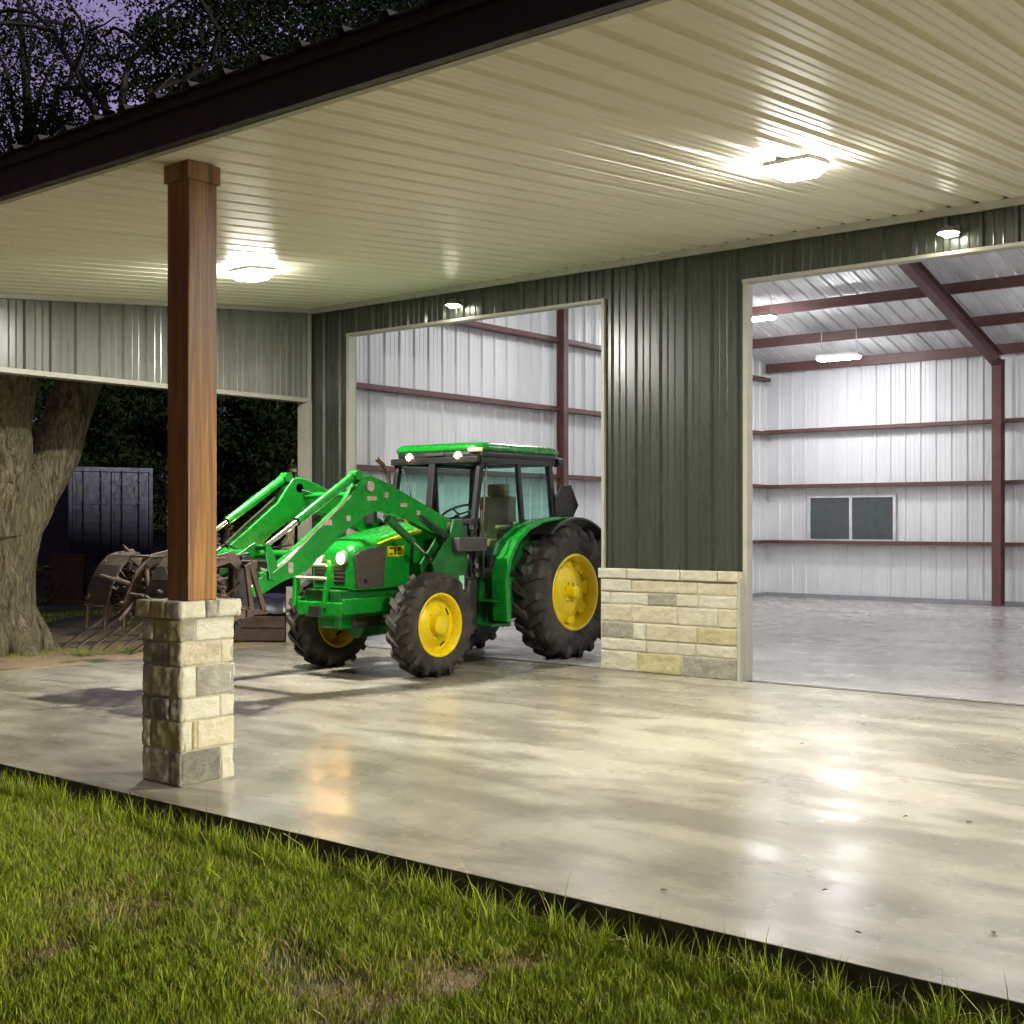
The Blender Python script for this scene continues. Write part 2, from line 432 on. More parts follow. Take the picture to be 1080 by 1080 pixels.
def stone_face(mb, origin, u, n, width, rows, th, gap=.006):
    z = rows[0][0]; sd = rnd.randint(0,99)
    for (ztop, zbot, st) in rows:
        for (a, b, c) in st:
            mb.mi = SMI[c]; sd += 1
            stone_block(mb, Vector(origin)+Vector(u)*(a*width+gap/2)+Vector((0,0,zbot+gap/2)), u, (0,0,1), n,
                        (b-a)*width-gap, ztop-zbot-gap, th+rnd.uniform(-.004,.006), .0075, sd)
ws = MB(); X0, X1 = O1[1]+.035, O2[0]-.06; W = X1-X0
ws.mi = 7; ws.box(X0+.012, X1, WY-.106, WY+.03, 0, .985)
rows = [(.985,.845,[(0,.24,'c'),(.24,.72,'t'),(.72,1,'t')]),
        (.845,.715,[(0,.08,'c'),(.08,.36,'c'),(.36,.57,'g'),(.57,.73,'l'),(.73,1,'c')]),
        (.715,.525,[(0,.24,'t'),(.24,.58,'t'),(.58,.86,'l'),(.86,1,'t')]),
        (.525,.345,[(0,.25,'g'),(.25,.35,'c'),(.35,.72,'t'),(.72,1,'o')]),
        (.345,.215,[(0,.35,'c'),(.35,.58,'l'),(.58,.71,'l'),(.71,1,'l')]),
        (.215,0,[(0,.28,'l'),(.28,.61,'o'),(.61,1,'g')])]
stone_face(ws, (X0, WY-.07, 0), (1,0,0), (0,-1,0), W, rows, .045)
stone_face(ws, (X0-.03, WY-.08, 0), (1,0,0), (0,-1,0), W+.05, [(1.10,.985,[(0,.22,'c'),(.22,.60,'c'),(.60,.86,'l'),(.86,1,'t')])], .058)
ws.mi = 0; ws.box(X0-.03, X1+.02, WY-.10, WY-.032, .99, 1.093)
# the short return at the left edge, inside the opening
ws.mi = 0; ws.box(X0-.005, X0+.012, WY-.10, WY-.045, 0, .985)
ws.build('stone_wainscot', [M[k] for k in SM], shop, fixn=False)
ws = MB(); ws.box(X1, X1+.035, WY-.13, WY-.043, 0, .99); ws.build('wainscot_end_trim', M['trim'], shop, bevel=.004)

# porch ceiling: ribbed tan liner sloping up to the wall
c = MB(); pr = rib_profile(GX+.02, XR, .25, .070, .046, .038, ph=.08)
ys = [PY+.0, WY-.035]
vs = []
for y in ys: vs += [(a, y, zc(y)+d) for a, d in pr]
n = len(pr); c.add(vs, [(i, i+1, n+i+1, n+i) for i in range(n-1)])
c.build('porch_ceiling', M['ceiling'], shop, fixn=False)
t = MB()                                           # angle trim between ceiling and wall, and along the gable
t.box(GX+.05, XR, WY-.075, WY-.032, zc(WY)-.075, zc(WY)-.005)
t.build('ceiling_edge_trim', M['trim'], shop, bevel=.004)
t = MB(); t.bar((GX+.055, PY, zc(PY)-.03), (GX+.055, WY-.09, zc(WY-.09)-.03), .05, .05)
t.build('ceiling_side_trim', M['trim'], shop)
t = MB(); t.bar((GX, PY+.03, zc(PY)-.012), (XR, PY+.03, zc(PY)-.012), .05, .02)
t.build('ceiling_front_trim', M['trim'], shop)
# screws: little dark dots where each ceiling rib meets the wall trim
t = MB(); x = GX+.08+.2
while x < 4:
    t.box(x-.018, x+.018, WY-.10, WY-.03, zc(WY)-.004, zc(WY)+.022); x += .25
t.build('rib_closure', M['darktrim'], shop)
# fascia and roof
f = MB(); f.box(GX-.16, XR, PY-.06, PY, zc(PY)-.02, zc(PY)+.215)
f.box(GX-.16, XR, PY-.095, PY-.06, zc(PY)+.16, zc(PY)+.215); f.build('fascia', M['fascia'], shop, bevel=.004)
r = MB(); pr = rib_profile(GX-.25, XR, .305, .09, .045, .038, ph=.1, minor=False)
n = len(pr); z0 = zc(PY)+.23; vs = []
for y, z in ((PY-.14, z0-.012), (WY+.2, z0+.0945*(WY-PY)+.01)): vs += [(a, y, z+d) for a, d in pr]
vs += [(a, PY-.14, z0-.016+d) for a, d in pr]
r.add(vs, [(i, i+1, n+i+1, n+i) for i in range(n-1)] + [(2*n+i, 2*n+i+1, i+1, i) for i in range(n-1)])
r.build('porch_roof_sheet', M['roofdark'], shop, fixn=False)
# main roof (underside is what the picture shows), two slopes
r = MB(); pr = rib_profile(GX-.2, XR, .305, .08, .04, .035, ph=.1, minor=True); n = len(pr)
for ya, yb in ((WY-.2, MIDY), (BY+.3, MIDY)):
    vs = []
    for y in (ya, yb):
        zz = EAVE + PITCH*((BY-y) if ya > MIDY else (y-WY))
        vs += [(a, y, zz+.20+d) for a, d in pr]
    r.add(vs, [(i, i+1, n+i+1, n+i) for i in range(n-1)])
r.build('main_roof_sheet', M['roofmetal'], shop, fixn=False)
# back wall and end walls, lined white inside
w = MB()
wall_x(w, GX, XR, BY, 0.02, EAVE+.25, -1, ph=.05); w.build('back_wall', M['liner'], shop, fixn=False)
w = MB(); wall_y(w, WY+T, BY, GX, 0.02, lambda y: zroof(y)+.22, 1, ph=.1); w.build('end_wall', M['liner'], shop, fixn=False)
w = MB(); wall_y(w, WY+T, BY, XR, 0.02, lambda y: zroof(y)+.22, -1, ph=.1); w.build('far_end_wall', M['liner'], shop, fixn=False)
w = MB(); w.box(GX-.2, GX-.05, WY, BY+.1, -.1, EAVE); w.box(GX-.2, XR+.2, BY+.05, BY+.2, -.1, EAVE+.1)
w.box(XR+.03, XR+.2, PY+3, BY+.1, -.1, EAVE)
w.add([(GX-.06,WY,EAVE),(GX-.06,BY,EAVE),(GX-.06,MIDY,zroof(MIDY)+.2)], [(0,1,2)])
w.build('outer_wall_siding', M['siding'], shop)
b = MB(); b.box(GX+.035, XR, BY-.07, BY-.032, .0, .09); b.box(GX+.032, GX+.07, WY+T, BY-.08, 0, .09)
b.build('base_trim', simple('grey_base_trim', (.30,.30,.33), .5), shop)
# steel: girts, columns, rafters, purlins
def steel(name, f): m = MB(); f(m); return m.build(name, M['primer'], shop)
for z in (1.17, 2.34, 3.50):
    def gx(m, z=z):
        m.box(GX+.05, XR, BY-.20, BY-.032, z+.028, z+.036); m.box(GX+.05, XR, BY-.212, BY-.20, z-.035, z+.036)
        m.box(GX+.05, XR, BY-.20, BY-.032, z-.035, z-.028)
    steel('girt', gx)
for z in (1.17, 2.34, 3.46, 4.60):
    def gy(m, z=z):
        m.box(GX+.032, GX+.20, WY+T+.02, BY-.22, z+.028, z+.036); m.box(GX+.20, GX+.212, WY+T+.02, BY-.22, z-.035, z+.036)
        m.box(GX+.032, GX+.20, WY+T+.02, BY-.22, z-.035, z-.028)
    steel('girt', gy)
for y in (23.98, 22.6, 21.1, 19.6, 18.2, 16.7, 15.2, 13.7, 12.2):
    def pl(m, y=y):
        z = zroof(y)
        m.box(GX+.1, XR, y-.008, y+.0, z+.0, z+.185); m.box(GX+.1, XR, y, y+.06, z, z+.008)
    steel('purlin', pl)
def ibeam(m, p0, p1, w, h, up, t=.012):
    p0 = Vector(p0); p1 = Vector(p1); up = Vector(up).normalized()
    m.bar(p0+up*(h/2-t/2), p1+up*(h/2-t/2), w, t, up); m.bar(p0-up*(h/2-t/2), p1-up*(h/2-t/2), w, t, up)
    m.bar(p0, p1, t, h-2*t, up)
for x in (-7.48, -2.5, 2.5):
    def col(m, x=x): ibeam(m, (x,BY-.34,0.02), (x,BY-.34,EAVE-.05), .17, .24, (0,1,0))
    steel('column', col)
    def colf(m, x=x): ibeam(m, (x,WY+T+.16,0.02), (x,WY+T+.16,EAVE-.05), .17, .24, (0,1,0))
    if x != -2.5: steel('column', colf)
    def raf(m, x=x):
        zz = lambda y: zroof(y)-.14
        ibeam(m, (x,BY-.3,zz(BY-.3)-.02), (x,MIDY,zz(MIDY)), .17, .26, (0,PITCH,1))
        ibeam(m, (x,WY+.2,zz(WY+.2)-.02), (x,MIDY,zz(MIDY)), .17, .26, (0,-PITCH,1))
    steel('rafter', raf)
def ecol(m): ibeam(m, (GX+.25,16.5,.02), (GX+.25,16.5,zroof(16.5)-.02), .13, .15, (1,0,0))
steel('column', ecol)
# window in the back wall
wf = MB()
wx0, wx1, wz0, wz1 = -11.40, -9.62, 1.235, 2.09; yy = BY-.055
wf.box(wx0-.06, wx1+.06, yy-.02, yy+.03, wz1, wz1+.05); wf.box(wx0-.06, wx1+.06, yy-.02, yy+.03, wz0-.03, wz0)
wf.box(wx0-.06, wx0, yy-.02, yy+.03, wz0, wz1); wf.box(wx1, wx1+.06, yy-.02, yy+.03, wz0, wz1)
xm = (wx0+wx1)/2; wf.box(xm-.03, xm+.03, yy-.022, yy+.03, wz0, wz1)
win = wf.build('window', M['winframe'], shop)
for a, b2 in ((wx0, xm-.03), (xm+.03, wx1)):
    q = MB(); q.box(a, b2, yy+.004, yy+.012, wz0, wz1); q.build('pane', M['windark'], win)
o = MB(); o.box(-9.42, -9.33, BY-.225, BY-.205, 1.22, 1.30); o.box(-9.29,-9.22,BY-.225,BY-.205,1.22,1.30); o.build('outlet', M['hvac'], shop)

# ------------------------------------------------------------------ lamps
def porch_lamp(x, y, label):
    t = thing('ceiling_lamp', label, 'ceiling light', (x, y, zc(y)), 0, 'square porch ceiling lights')
    sl = -math.atan(.0945)
    h = MB(); h.prism([(-.175,-.175),(.175,-.175),(.175,.175),(-.175,.175)], -.003, -.04, 'z')
    h.box(-.05,.05,-.05,.05,-.01,.02)
    a = h.build('housing', M['lamphousing'], t, bevel=.008); a.rotation_euler = (sl*-1,0,0)
    l = MB(); z1, z2 = -.041, -.115; A = .178; B = .11
    vs = [(-A,-A,z1),(A,-A,z1),(A,A,z1),(-A,A,z1),(-B,-B,z2),(B,-B,z2),(B,B,z2),(-B,B,z2)]
    l.add(vs, [(3,2,1,0),(7,6,5,4),(0,1,5,4),(1,2,6,5),(2,3,7,6),(3,0,4,7)])
    for q in (2,3,4,5): l.m[q] = 1
    a = l.build('lens', [M['lampwarm'], M['lampside']], t, bevel=.006); a.rotation_euler = (sl*-1,0,0)
    return t
porch_lamp(-9.75, 8.0, 'square lamp on the tan porch ceiling just right of the wooden post')
porch_lamp(-3.885, 8.0, 'square lamp on the tan porch ceiling in front of the right doorway')
porch_lamp(1.98, 8.0, 'square porch lamp out of the picture to the right')
def wall_lamp(x, label):
    t = thing('wall_lamp', label, 'wall light', (x, WY-.03, 4.17), 0, 'small lamps over the shop doorways')
    h = MB(); h.box(-.06,.06,-.02,-.001,-.02,.08); h.tube([(0,-.02,.05),(0,-.10,.06),(0,-.16,.045)], .018, 8)
    h.tube([(0,-.125,.05),(0,-.125,.022),(0,-.125,-.004)], [.035,.085,.10], 20, cap=False); h.tube([(0,-.125,.052),(0,-.125,.045)], [.04,.04], 16); h.build('hood', M['lampdark'], t, bevel=.003)
    l = MB(); l.tube([(0,-.125,.012),(0,-.125,-.01),(0,-.125,-.035)], [.07,.068,.035], 16); l.build('lens', M['lampwall'], t)
wall_lamp(-9.78, 'small bright lamp on the green wall above the tractor doorway')
wall_lamp(-3.90, 'small bright lamp on the green wall above the right empty doorway')
def shop_lamp(x, y, z, label, rz=0):
    t = thing('shop_lamp', label, 'ceiling light', (x, y, z), rz, 'long white lamps under the shop roof')
    h = MB(); h.box(-.42,.42,-.11,.11,.002,.06)
    for sx in (-.35,.35): h.tube([(sx,0,.06),(sx,0,max(.1, zroof(y)-z+.1))], .008, 6)
    h.build('housing', M['hvac'], t, bevel=.006)
    l = MB(); l.box(-.40,.40,-.095,.095,-.045,0); l.build('lens', M['lampcool'], t, bevel=.012)
shop_lamp(-9.95, 22.3, 4.72, 'long white lamp under the shop roof above the back wall window')
shop_lamp(-10.75, 20.4, 5.30, 'long white lamp under the shop roof at the door frame edge')
for x, y in ((-5.0,22.3), (-5.0,15.5), (-10.2,14.8), (0.2,22.3), (0.2,15.5), (4.6,18.8)):  # unseen lamps added to brighten the shop interior
    shop_lamp(x, y, zroof(y)-.16, 'unseen long white shop lamp added to light the interior')

# ------------------------------------------------------------------ porch post
post = thing('porch_post', 'stained wooden post standing on a square limestone pier at the porch edge', 'post', (0,0,0))
PX1, PYN = -6.22, 4.57; PW = .40        # near corner of the pier
px0, px1, py0, py1 = PX1-PW, PX1, PYN, PYN+PW
core = MB(); core.mi = 7; core.box(px0+.009, px1-.009, py0+.009, py1-.009, 0, 1.06)
Z = [1.01,.87,.72,.53,.39,.21,0]
face_r = [[(0,.26,'g'),(.26,1,'c')],[(0,.74,'r'),(.74,1,'t')],[(0,.27,'c'),(.27,1,'g')],[(0,.72,'c'),(.72,1,'l')],[(0,.2,'c'),(.2,.29,'o'),(.29,1,'t')],[(0,.74,'d'),(.74,1,'l')]]
face_l = [[(0,.30,'c'),(.30,1,'o')],[(0,.68,'g'),(.68,1,'t')],[(0,.24,'c'),(.24,1,'t')],[(0,.7,'g'),(.7,1,'c')],[(0,.22,'t'),(.22,1,'o')],[(0,.7,'c'),(.7,1,'g')]]
cap = [(1.12,1.01,[(0,.42,'c'),(.42,.62,'g'),(.62,1,'c')])]; cap2 = [(1.12,1.01,[(0,.33,'t'),(.33,.66,'o'),(.66,1,'c')])]
def fr(f): return [(Z[i], Z[i+1], f[i]) for i in range(6)]
th = .035
for origin, u, nn, fc in (((px1-th, py0, 0), (0,1,0), (1,0,0), face_r), ((px0, py0+th, 0), (1,0,0), (0,-1,0), face_l),
                          ((px0+th, py1, 0), (0,-1,0), (-1,0,0), face_r), ((px1, py1-th, 0), (-1,0,0), (0,1,0), face_l)):
    stone_face(core, origin, u, nn, PW, fr(fc), th)
e = .03
for origin, u, nn, fc in (((px1-th+e, py0-e, 0), (0,1,0), (1,0,0), cap), ((px0-e, py0+th-e, 0), (1,0,0), (0,-1,0), cap2),
                          ((px0+th-e, py1+e, 0), (0,-1,0), (-1,0,0), cap), ((px1+e, py1-th+e, 0), (-1,0,0), (0,1,0), cap2)):
    stone_face(core, origin, u, nn, PW+2*e, fc, th)
core.mi = 2; core.box(px0+.0, px1-.0, py0+.0, py1-.0, 1.02, 1.113)
core.build('stone_pier', [M[k] for k in SM], post, fixn=False)
pw = .215; cx, cy = (px0+px1)/2+.038, (py0+py1)/2
p = MB(); p.box(cx-pw/2, cx+pw/2, cy-pw/2, cy+pw/2, 1.113, 3.735)
po = p.build('wood_post', M['cedar'], post, bevel=.008)
p = MB(); q = pw/2+.016
p.box(cx-q, cx+q, cy-q, cy+q, 3.69, zc(cy)-.008); p.build('post_cap', M['cedar'], post, bevel=.006)

# ------------------------------------------------------------------ setting
s = MB(); s.box(GX-.05, XR, 4.28, WY-.02, -.16, 0); sl = s.build('porch_slab', [M['slab'], M['slabedge']], bevel=.006); tag(sl, kind='structure')
for p_ in sl.data.polygons:
    if p_.normal.z < .5: p_.material_index = 1  # painted shade on every face but the top
s = MB(); s.box(GX-.04, XR, WY+.05, BY+.1, -.16, .004); tag(s.build('shop_floor', M['shopfloor']), kind='structure')
s = MB(); s.box(O2[0], O2[1], WY-.02, WY+.05, -.1, -.012); s.box(O1[0], O1[1], WY-.02, WY+.05, -.1, -.012); s.box(O2[0], O2[1], WY-.055, WY-.022, .001, .005); s.box(O1[0], O1[1], WY-.055, WY-.022, .001, .005); s.build('threshold_joint', M['darktrim'], shop)

def sst(a, b, x): t = min(1, max(0, (x-a)/(b-a))); return t*t*(3-2*t)
def gz(x, y):
    near = 1 - sst(3.5, 6.5, y); left = sst(-12.0, -14.5, x) if x < -12 else 0
    z = -.125*near*(1-left*.5) - .03*left - (.10 if x > -12.3 and y > 4.4 else 0)
    if x < -12.3 and y > 4: z = max(z, -.05)
    if 3.9 < y < 4.4 and x > -12.3: z -= .02*min(1, (y-3.9)/.2)
    z += .018*mnoise.noise(Vector((x*.9, y*.9, 0)))
    return z
def spacing():
    a = [-160,-120,-90,-70,-55,-45,-38,-33,-29,-26,-24]; a += [ -22+.5*i for i in range(15)]; a += [-14.5+.25*i for i in range(68)]; a += [3,4,5,7,9,12,16,22,30,45,70,120,160]; return a
def spacing_y():
    a = [-160,-100,-60,-40,-25,-15,-10,-6,-3,-1]; a += [0+.2*i for i in range(24)]; a += [4.8+.4*i for i in range(20)]; a += [13,14,15,17,19,22,26,31,37,45,55,70,90,120,160]; return a
gxs, gys = spacing(), spacing_y()
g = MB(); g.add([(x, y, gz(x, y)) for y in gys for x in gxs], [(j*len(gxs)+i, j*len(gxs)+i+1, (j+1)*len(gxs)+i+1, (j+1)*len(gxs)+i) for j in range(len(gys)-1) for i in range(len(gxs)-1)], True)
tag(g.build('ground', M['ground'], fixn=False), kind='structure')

# grass
def grass(name, pts_fn, n, seed, hscale, label):
    rs = np.random.RandomState(seed)
    P, L, B = pts_fn(rs, n)
    n = len(P); z = np.array([gz(x, y) for x, y in P]) - .004
    ang = rs.rand(n)*2*np.pi; lean = np.abs(rs.normal(0,.42,n))+.06; la = rs.rand(n)*2*np.pi
    wd = rs.uniform(.0012,.0028,n)*(1+hscale*.3)
    dx, dy = np.cos(ang), np.sin(ang); lx, ly = np.cos(la), np.sin(la)
    V = np.zeros((n, 7, 3), np.float32)
    for k, (t, ww) in enumerate(((0,1.),(.42,.85),(.78,.5))):
        off = L*lean*t*t*1.0; hh = L*t*np.sqrt(np.maximum(.15, 1-(lean*t*.7)**2))
        bx, by, bz = P[:,0]+lx*off, P[:,1]+ly*off, z+hh
        V[:,2*k,0] = bx-dx*wd*ww; V[:,2*k,1] = by-dy*wd*ww; V[:,2*k,2] = bz
        V[:,2*k+1,0] = bx+dx*wd*ww; V[:,2*k+1,1] = by+dy*wd*ww; V[:,2*k+1,2] = bz
    off = L*lean*1.05; V[:,6,0] = P[:,0]+lx*off; V[:,6,1] = P[:,1]+ly*off; V[:,6,2] = z+L*np.sqrt(np.maximum(.12, 1-(lean*.7)**2))
    base = np.arange(n)[:,None]*7
    tri = np.concatenate([base+np.array([[0,1,3]]), base+np.array([[0,3,2]]), base+np.array([[2,3,5]]), base+np.array([[2,5,4]]), base+np.array([[4,5,6]])], 0)
    g1 = np.array([.11,.175,.006]); g2 = np.array([.34,.40,.02]); dry = np.array([.36,.30,.10])
    m = rs.rand(n,1); c = g1*(1-m**1.5)+g2*m**1.5; c = np.where(B[:,None] > rs.rand(n,1), dry*(.6+.5*rs.rand(n,1)), c)
    C = np.ones((n,7,4), np.float32); C[:,:,:3] = c[:,None,:]
    o = np_mesh(name, V.reshape(-1,3), tri, 3, M['grass'], attr=C.reshape(-1,4))
    return tag(o, label, 'grass', kind='stuff')
def front_pts(rs, n):
    x = rs.uniform(-12.5, 2.2, n*3); y = rs.uniform(1.4, 4.25, n*3)
    X = .779*x+.626*y; Y = -.626*x+.779*y
    ok = (Y > 3.2) & (Y < 11.5) & (np.abs(X)/Y < .52)
    x, y, Y = x[ok], y[ok], Y[ok]
    keep = rs.rand(len(x)) < np.clip(9.0/Y**1.15, .25, 1); x, y = x[keep], y[keep]
    nz = np.array([mnoise.noise(Vector((a*1.4, b*1.4, 3.1))) + .5*mnoise.noise(Vector((a*4.1, b*4.1, 7))) for a, b in zip(x, y)])
    clump = np.array([mnoise.noise(Vector((a*13, b*13, 1.7))) for a, b in zip(x, y)])
    bare = np.clip((nz-.12)*2.6, 0, 1)*(np.clip((x+6.6)/2.2, .12, 1)); bare = np.maximum(bare, np.clip((y-4.12)/.12, 0, 1)*.7)
    k = rs.rand(len(x)) > bare*.86
    x, y, nz, clump, bare = x[k][:n], y[k][:n], nz[k][:n], clump[k][:n], bare[k][:n]
    L = rs.uniform(.030,.072,len(x))*(1+.7*np.clip(clump,0,1))*(1-.35*bare)
    edge = (y > 3.98) & (clump > .05) & (rs.rand(len(x)) < .45); L = np.where(edge, L*rs.uniform(1.3,2.7,len(x)), L)
    tall = rs.rand(len(x)) < .012; L = np.where(tall, L*1.9, L)
    return np.stack([x, y], 1), L, np.where(y > 4.0, .06, np.clip(.10+bare*.65, 0, .8))
grass('grass', front_pts, 290000, 3, 0, 'green lawn grass growing up to the front edge of the porch slab')
def left_pts(rs, n):
    x = rs.uniform(-26, -12.8, n*2); y = rs.uniform(5, 20, n*2)
    nz = np.array([mnoise.noise(Vector((a*.55, b*.55, 13.1))) for a, b in zip(x, y)])
    k = nz > np.where(x > -15.5, .22, .02); x, y = x[k][:n], y[k][:n]
    return np.stack([x, y], 1), rs.uniform(.03,.075,len(x)), np.full(len(x), .2)
for i, (px, py) in enumerate(((846,785),(795,837),(1022,868),(905,985),(955,862),(700,940),(1048,985),(870,940))):
    Yd = F*1.6/(py-550); x, y, _ = cw((px-540)/F*Yd, Yd, 0); r_ = random.Random(i); m = MB(); s_ = r_.uniform(.012,.026); vs = []
    for k in range(9):
        t = k/8; wv = math.sin(math.pi*t)**.8*.42
        for q in (-1, 0, 1): vs.append(((t-.5)*2*s_, q*wv*s_, .003+abs(q)*.006*math.sin(math.pi*t)+.004*t))
    m.add(vs, [(k*3+q, (k+1)*3+q, (k+1)*3+q+1, k*3+q+1) for k in range(8) for q in (0,1)], True)
    lf = m.build('dry_leaf', M['woodplank'], fixn=False); lf.location = (x, y, .001); lf.rotation_euler = (0,0,r_.uniform(0,6))
    tag(lf, 'tiny dry brown leaf lying on the right part of the porch slab', 'leaf', 'dry leaves scattered on the slab')
grass('yard_grass', left_pts, 45000, 4, 1.6, 'sparse patches of short grass on the dirt around the oak')
# dead grass clutter and straw on the bare spots
def straw_pts(rs, n):
    P, L, B = front_pts(rs, n*3); k = B > .30; P, B = P[k][:n], B[k][:n]
    return P, rs.uniform(.04,.12,len(P)), np.ones(len(P))
# ------------------------------------------------------------------ tractor (local axes: faces -y, its left side is +x)
tr = thing('tractor', 'green tractor with glass cab, yellow wheels and front loader, parked in the left doorway', 'tractor', (-9.47, 9.5, 0))
def tyre(mb, Rr, rr, w, nl, lug):
    hw = w/2; Rc = Rr-lug
    prof = [(-hw*.62, rr-.012), (-hw*.80, rr+.02), (-hw*.98, rr+(Rc-rr)*.45), (-hw*.96, rr+(Rc-rr)*.75), (-hw*.80, Rc-.018), (-hw*.45, Rc-.002), (0, Rc),
            (hw*.45, Rc-.002), (hw*.80, Rc-.018), (hw*.96, rr+(Rc-rr)*.75), (hw*.98, rr+(Rc-rr)*.45), (hw*.80, rr+.02), (hw*.62, rr-.012)]
    mb.lathe_x(prof, 64, closed=True)
    for side in (-1, 1):
        for k in range(nl):
            a0 = 2*math.pi*(k + (.5 if side > 0 else 0))/nl
            secs = []
            # path from the shoulder/sidewall to past the centre line, sweeping forward
            path = [(hw*1.0, rr+(Rc-rr)*.70, -.02, .8), (hw*.99, Rc-.03, .0, 1), (hw*.86, Rr-.012, .035, 1), (hw*.55, Rr, .10, 1), (hw*.22, Rr, .20, .95), (-hw*.06, Rr-.003, .30, .85)]
            for i, (x, rad, da, ws_) in enumerate(path):
                lw = w*.075*ws_ + .008
                hw_a = lw/rad
                base = rad-lug*1.25 if i > 1 else rad-lug*.9
                inner_x = x if i > 1 else x - .03
                a = a0 + da*.42/ max(.5, Rr)
                row = []
                for (aa, r_, xx) in ((-hw_a*1.35, base, inner_x), (-hw_a, rad, x), (hw_a, rad, x), (hw_a*1.35, base, inner_x)):
                    row.append((side*xx, r_*math.cos(a+aa), r_*math.sin(a+aa)))
                secs.append(row)
            vs = [p for r_ in secs for p in r_]; fs = []
            for i in range(len(secs)-1):
                for j in range(3): fs.append((i*4+j, i*4+j+1, (i+1)*4+j+1, (i+1)*4+j))
            fs += [(0,1,2,3), tuple(len(vs)-4+q for q in (3,2,1,0))]
            mb.add(vs, fs)
def wheel(name, x, y, Rr, rr, w, nl, lug, side, deep, cat_rim='rim', rot=0):
    t = bpy.data.objects.new(name, None); COL.objects.link(t); t.parent = tr; t.location = (x, y, Rr-.012); t.rotation_euler = (rot, 0, 0)
    m = MB(); tyre(m, Rr, rr, w, nl, lug); m.build('tyre', M['blackrubber'], t)
    hw = w/2; m = MB(); s = side
    lip = hw*.80
    if deep:   # dished rear rim: wide barrel, wavy centre disc set in
        prof = [(s*(lip), rr+.022), (s*(lip+.015), rr+.012), (s*(lip+.004), rr-.012), (s*(lip-.045), rr-.022), (s*(lip-.07), rr-.042), (s*(-.02), rr-.055), (s*(-lip), rr-.02), (s*(-lip), rr+.01)]
        m.lathe_x(prof, 56)
        prof = [(s*.030, rr-.05), (s*.035, rr-.10), (s*.075, rr-.14), (s*.10, .16), (s*.10, 0.001)]
        m.lathe_x(prof, 56)
        o = m.build('rim', M['yellow'], t)
        m = MB()
        for k in range(8):
            a = 2*math.pi*k/8
            m.tube([(s*.03, (rr-.10)*math.cos(a), (rr-.10)*math.sin(a)), (s*.085, (rr-.10)*math.cos(a), (rr-.10)*math.sin(a))], .035, 8)
            m.box(s*.02, s*.075, -.06, .06, rr-.15, rr-.035, Matrix.Rotation(a+.2, 4, 'X'))
        for k in range(8):
            a = 2*math.pi*k/8+.3; m.tube([(s*.10, .11*math.cos(a), .11*math.sin(a)), (s*.122, .11*math.cos(a), .11*math.sin(a))], .014, 6)
        m.tube([(s*.10,0,0),(s*.20,0,0),(s*.21,0,0)], [.075,.07,.05], 20)
        m.build('wheel_hub', M['yellow'], t, bevel=.006)
    else:
        prof = [(s*lip, rr+.018), (s*(lip+.012), rr+.010), (s*(lip), rr-.012), (s*(lip-.035), rr-.022), (s*(lip-.05), rr-.035), (s*(-lip), rr-.02), (s*(-lip), rr+.01)]
        m.lathe_x(prof, 48)
        prof = [(s*.045, rr-.03), (s*.03, rr-.06), (s*.05, rr-.10), (s*.085, rr*.55), (s*.085, 0.001)]
        m.lathe_x(prof, 48); m.build('rim', M['yellow'], t)
        m = MB(); m.tube([(s*.08,0,0),(s*.15,0,0),(s*.165,0,0),(s*.17,0,0)], [.115,.105,.085,.03], 24)
        for k in range(6):
            a = 2*math.pi*k/6+.2
            m.tube([(s*.08, .145*math.cos(a), .145*math.sin(a)), (s*.10, .145*math.cos(a), .145*math.sin(a))], .014, 6)
        m.build('wheel_hub', M['yellow'], t, bevel=.005)
        m = MB()
        for k in range(4):
            a = 2*math.pi*k/4+.55; q = rr-.075
            m.tube([(s*.036, q*math.cos(a-.16), q*math.sin(a-.16)), (s*.036, q*math.cos(a+.16), q*math.sin(a+.16))], .014, 6)
        m.build('rim_slot', M['black'], t)
    return t
wheel('rear_wheel', .78, 2.28, .785, .43, .44, 19, .042, 1, True)
wheel('rear_wheel', -.78, 2.28, .785, .43, .44, 19, .042, -1, True, rot=.1)
wheel('front_wheel', .76, .0, .545, .315, .33, 17, .034, 1, False)
wheel('front_wheel', -.74, .0, .545, .315, .33, 17, .034, -1, False, rot=.13)

# chassis
m = MB(); m.box(-.20,.20,-.55,1.9,.50,.92); m.box(-.27,.27,1.7,2.55,.45,1.0); m.box(-.30,.30,.35,1.2,.42,.70); m.build('engine_block', M['blackmetal'], tr, bevel=.02)
m = MB(); m.box(-.26,.26,-.82,.05,.62,.90); m.tube([(-.55,0,.54),(-.25,0,.50),(.25,0,.50),(.55,0,.54)], [.085,.10,.10,.085], 14)
for s in (-1,1):
    m.tube([(s*.48,0,.42),(s*.48,0,.72)], [.09,.07], 12); m.tube([(s*.5,0,.545),(s*.66,0,.545)], .12, 16)
m.tube([(0,-.35,.50),(0,.3,.52)], [.13,.12], 14)
m.tube([(-.45,-.17,.56),(.45,-.17,.56)], .028, 8)
m.build('front_axle', M['greendull'], tr, bevel=.012)
m = MB(); m.tube([(-.75,2.28,.785),(.75,2.28,.785)], [.15,.15], 16); m.build('rear_axle', M['greendull'], tr)
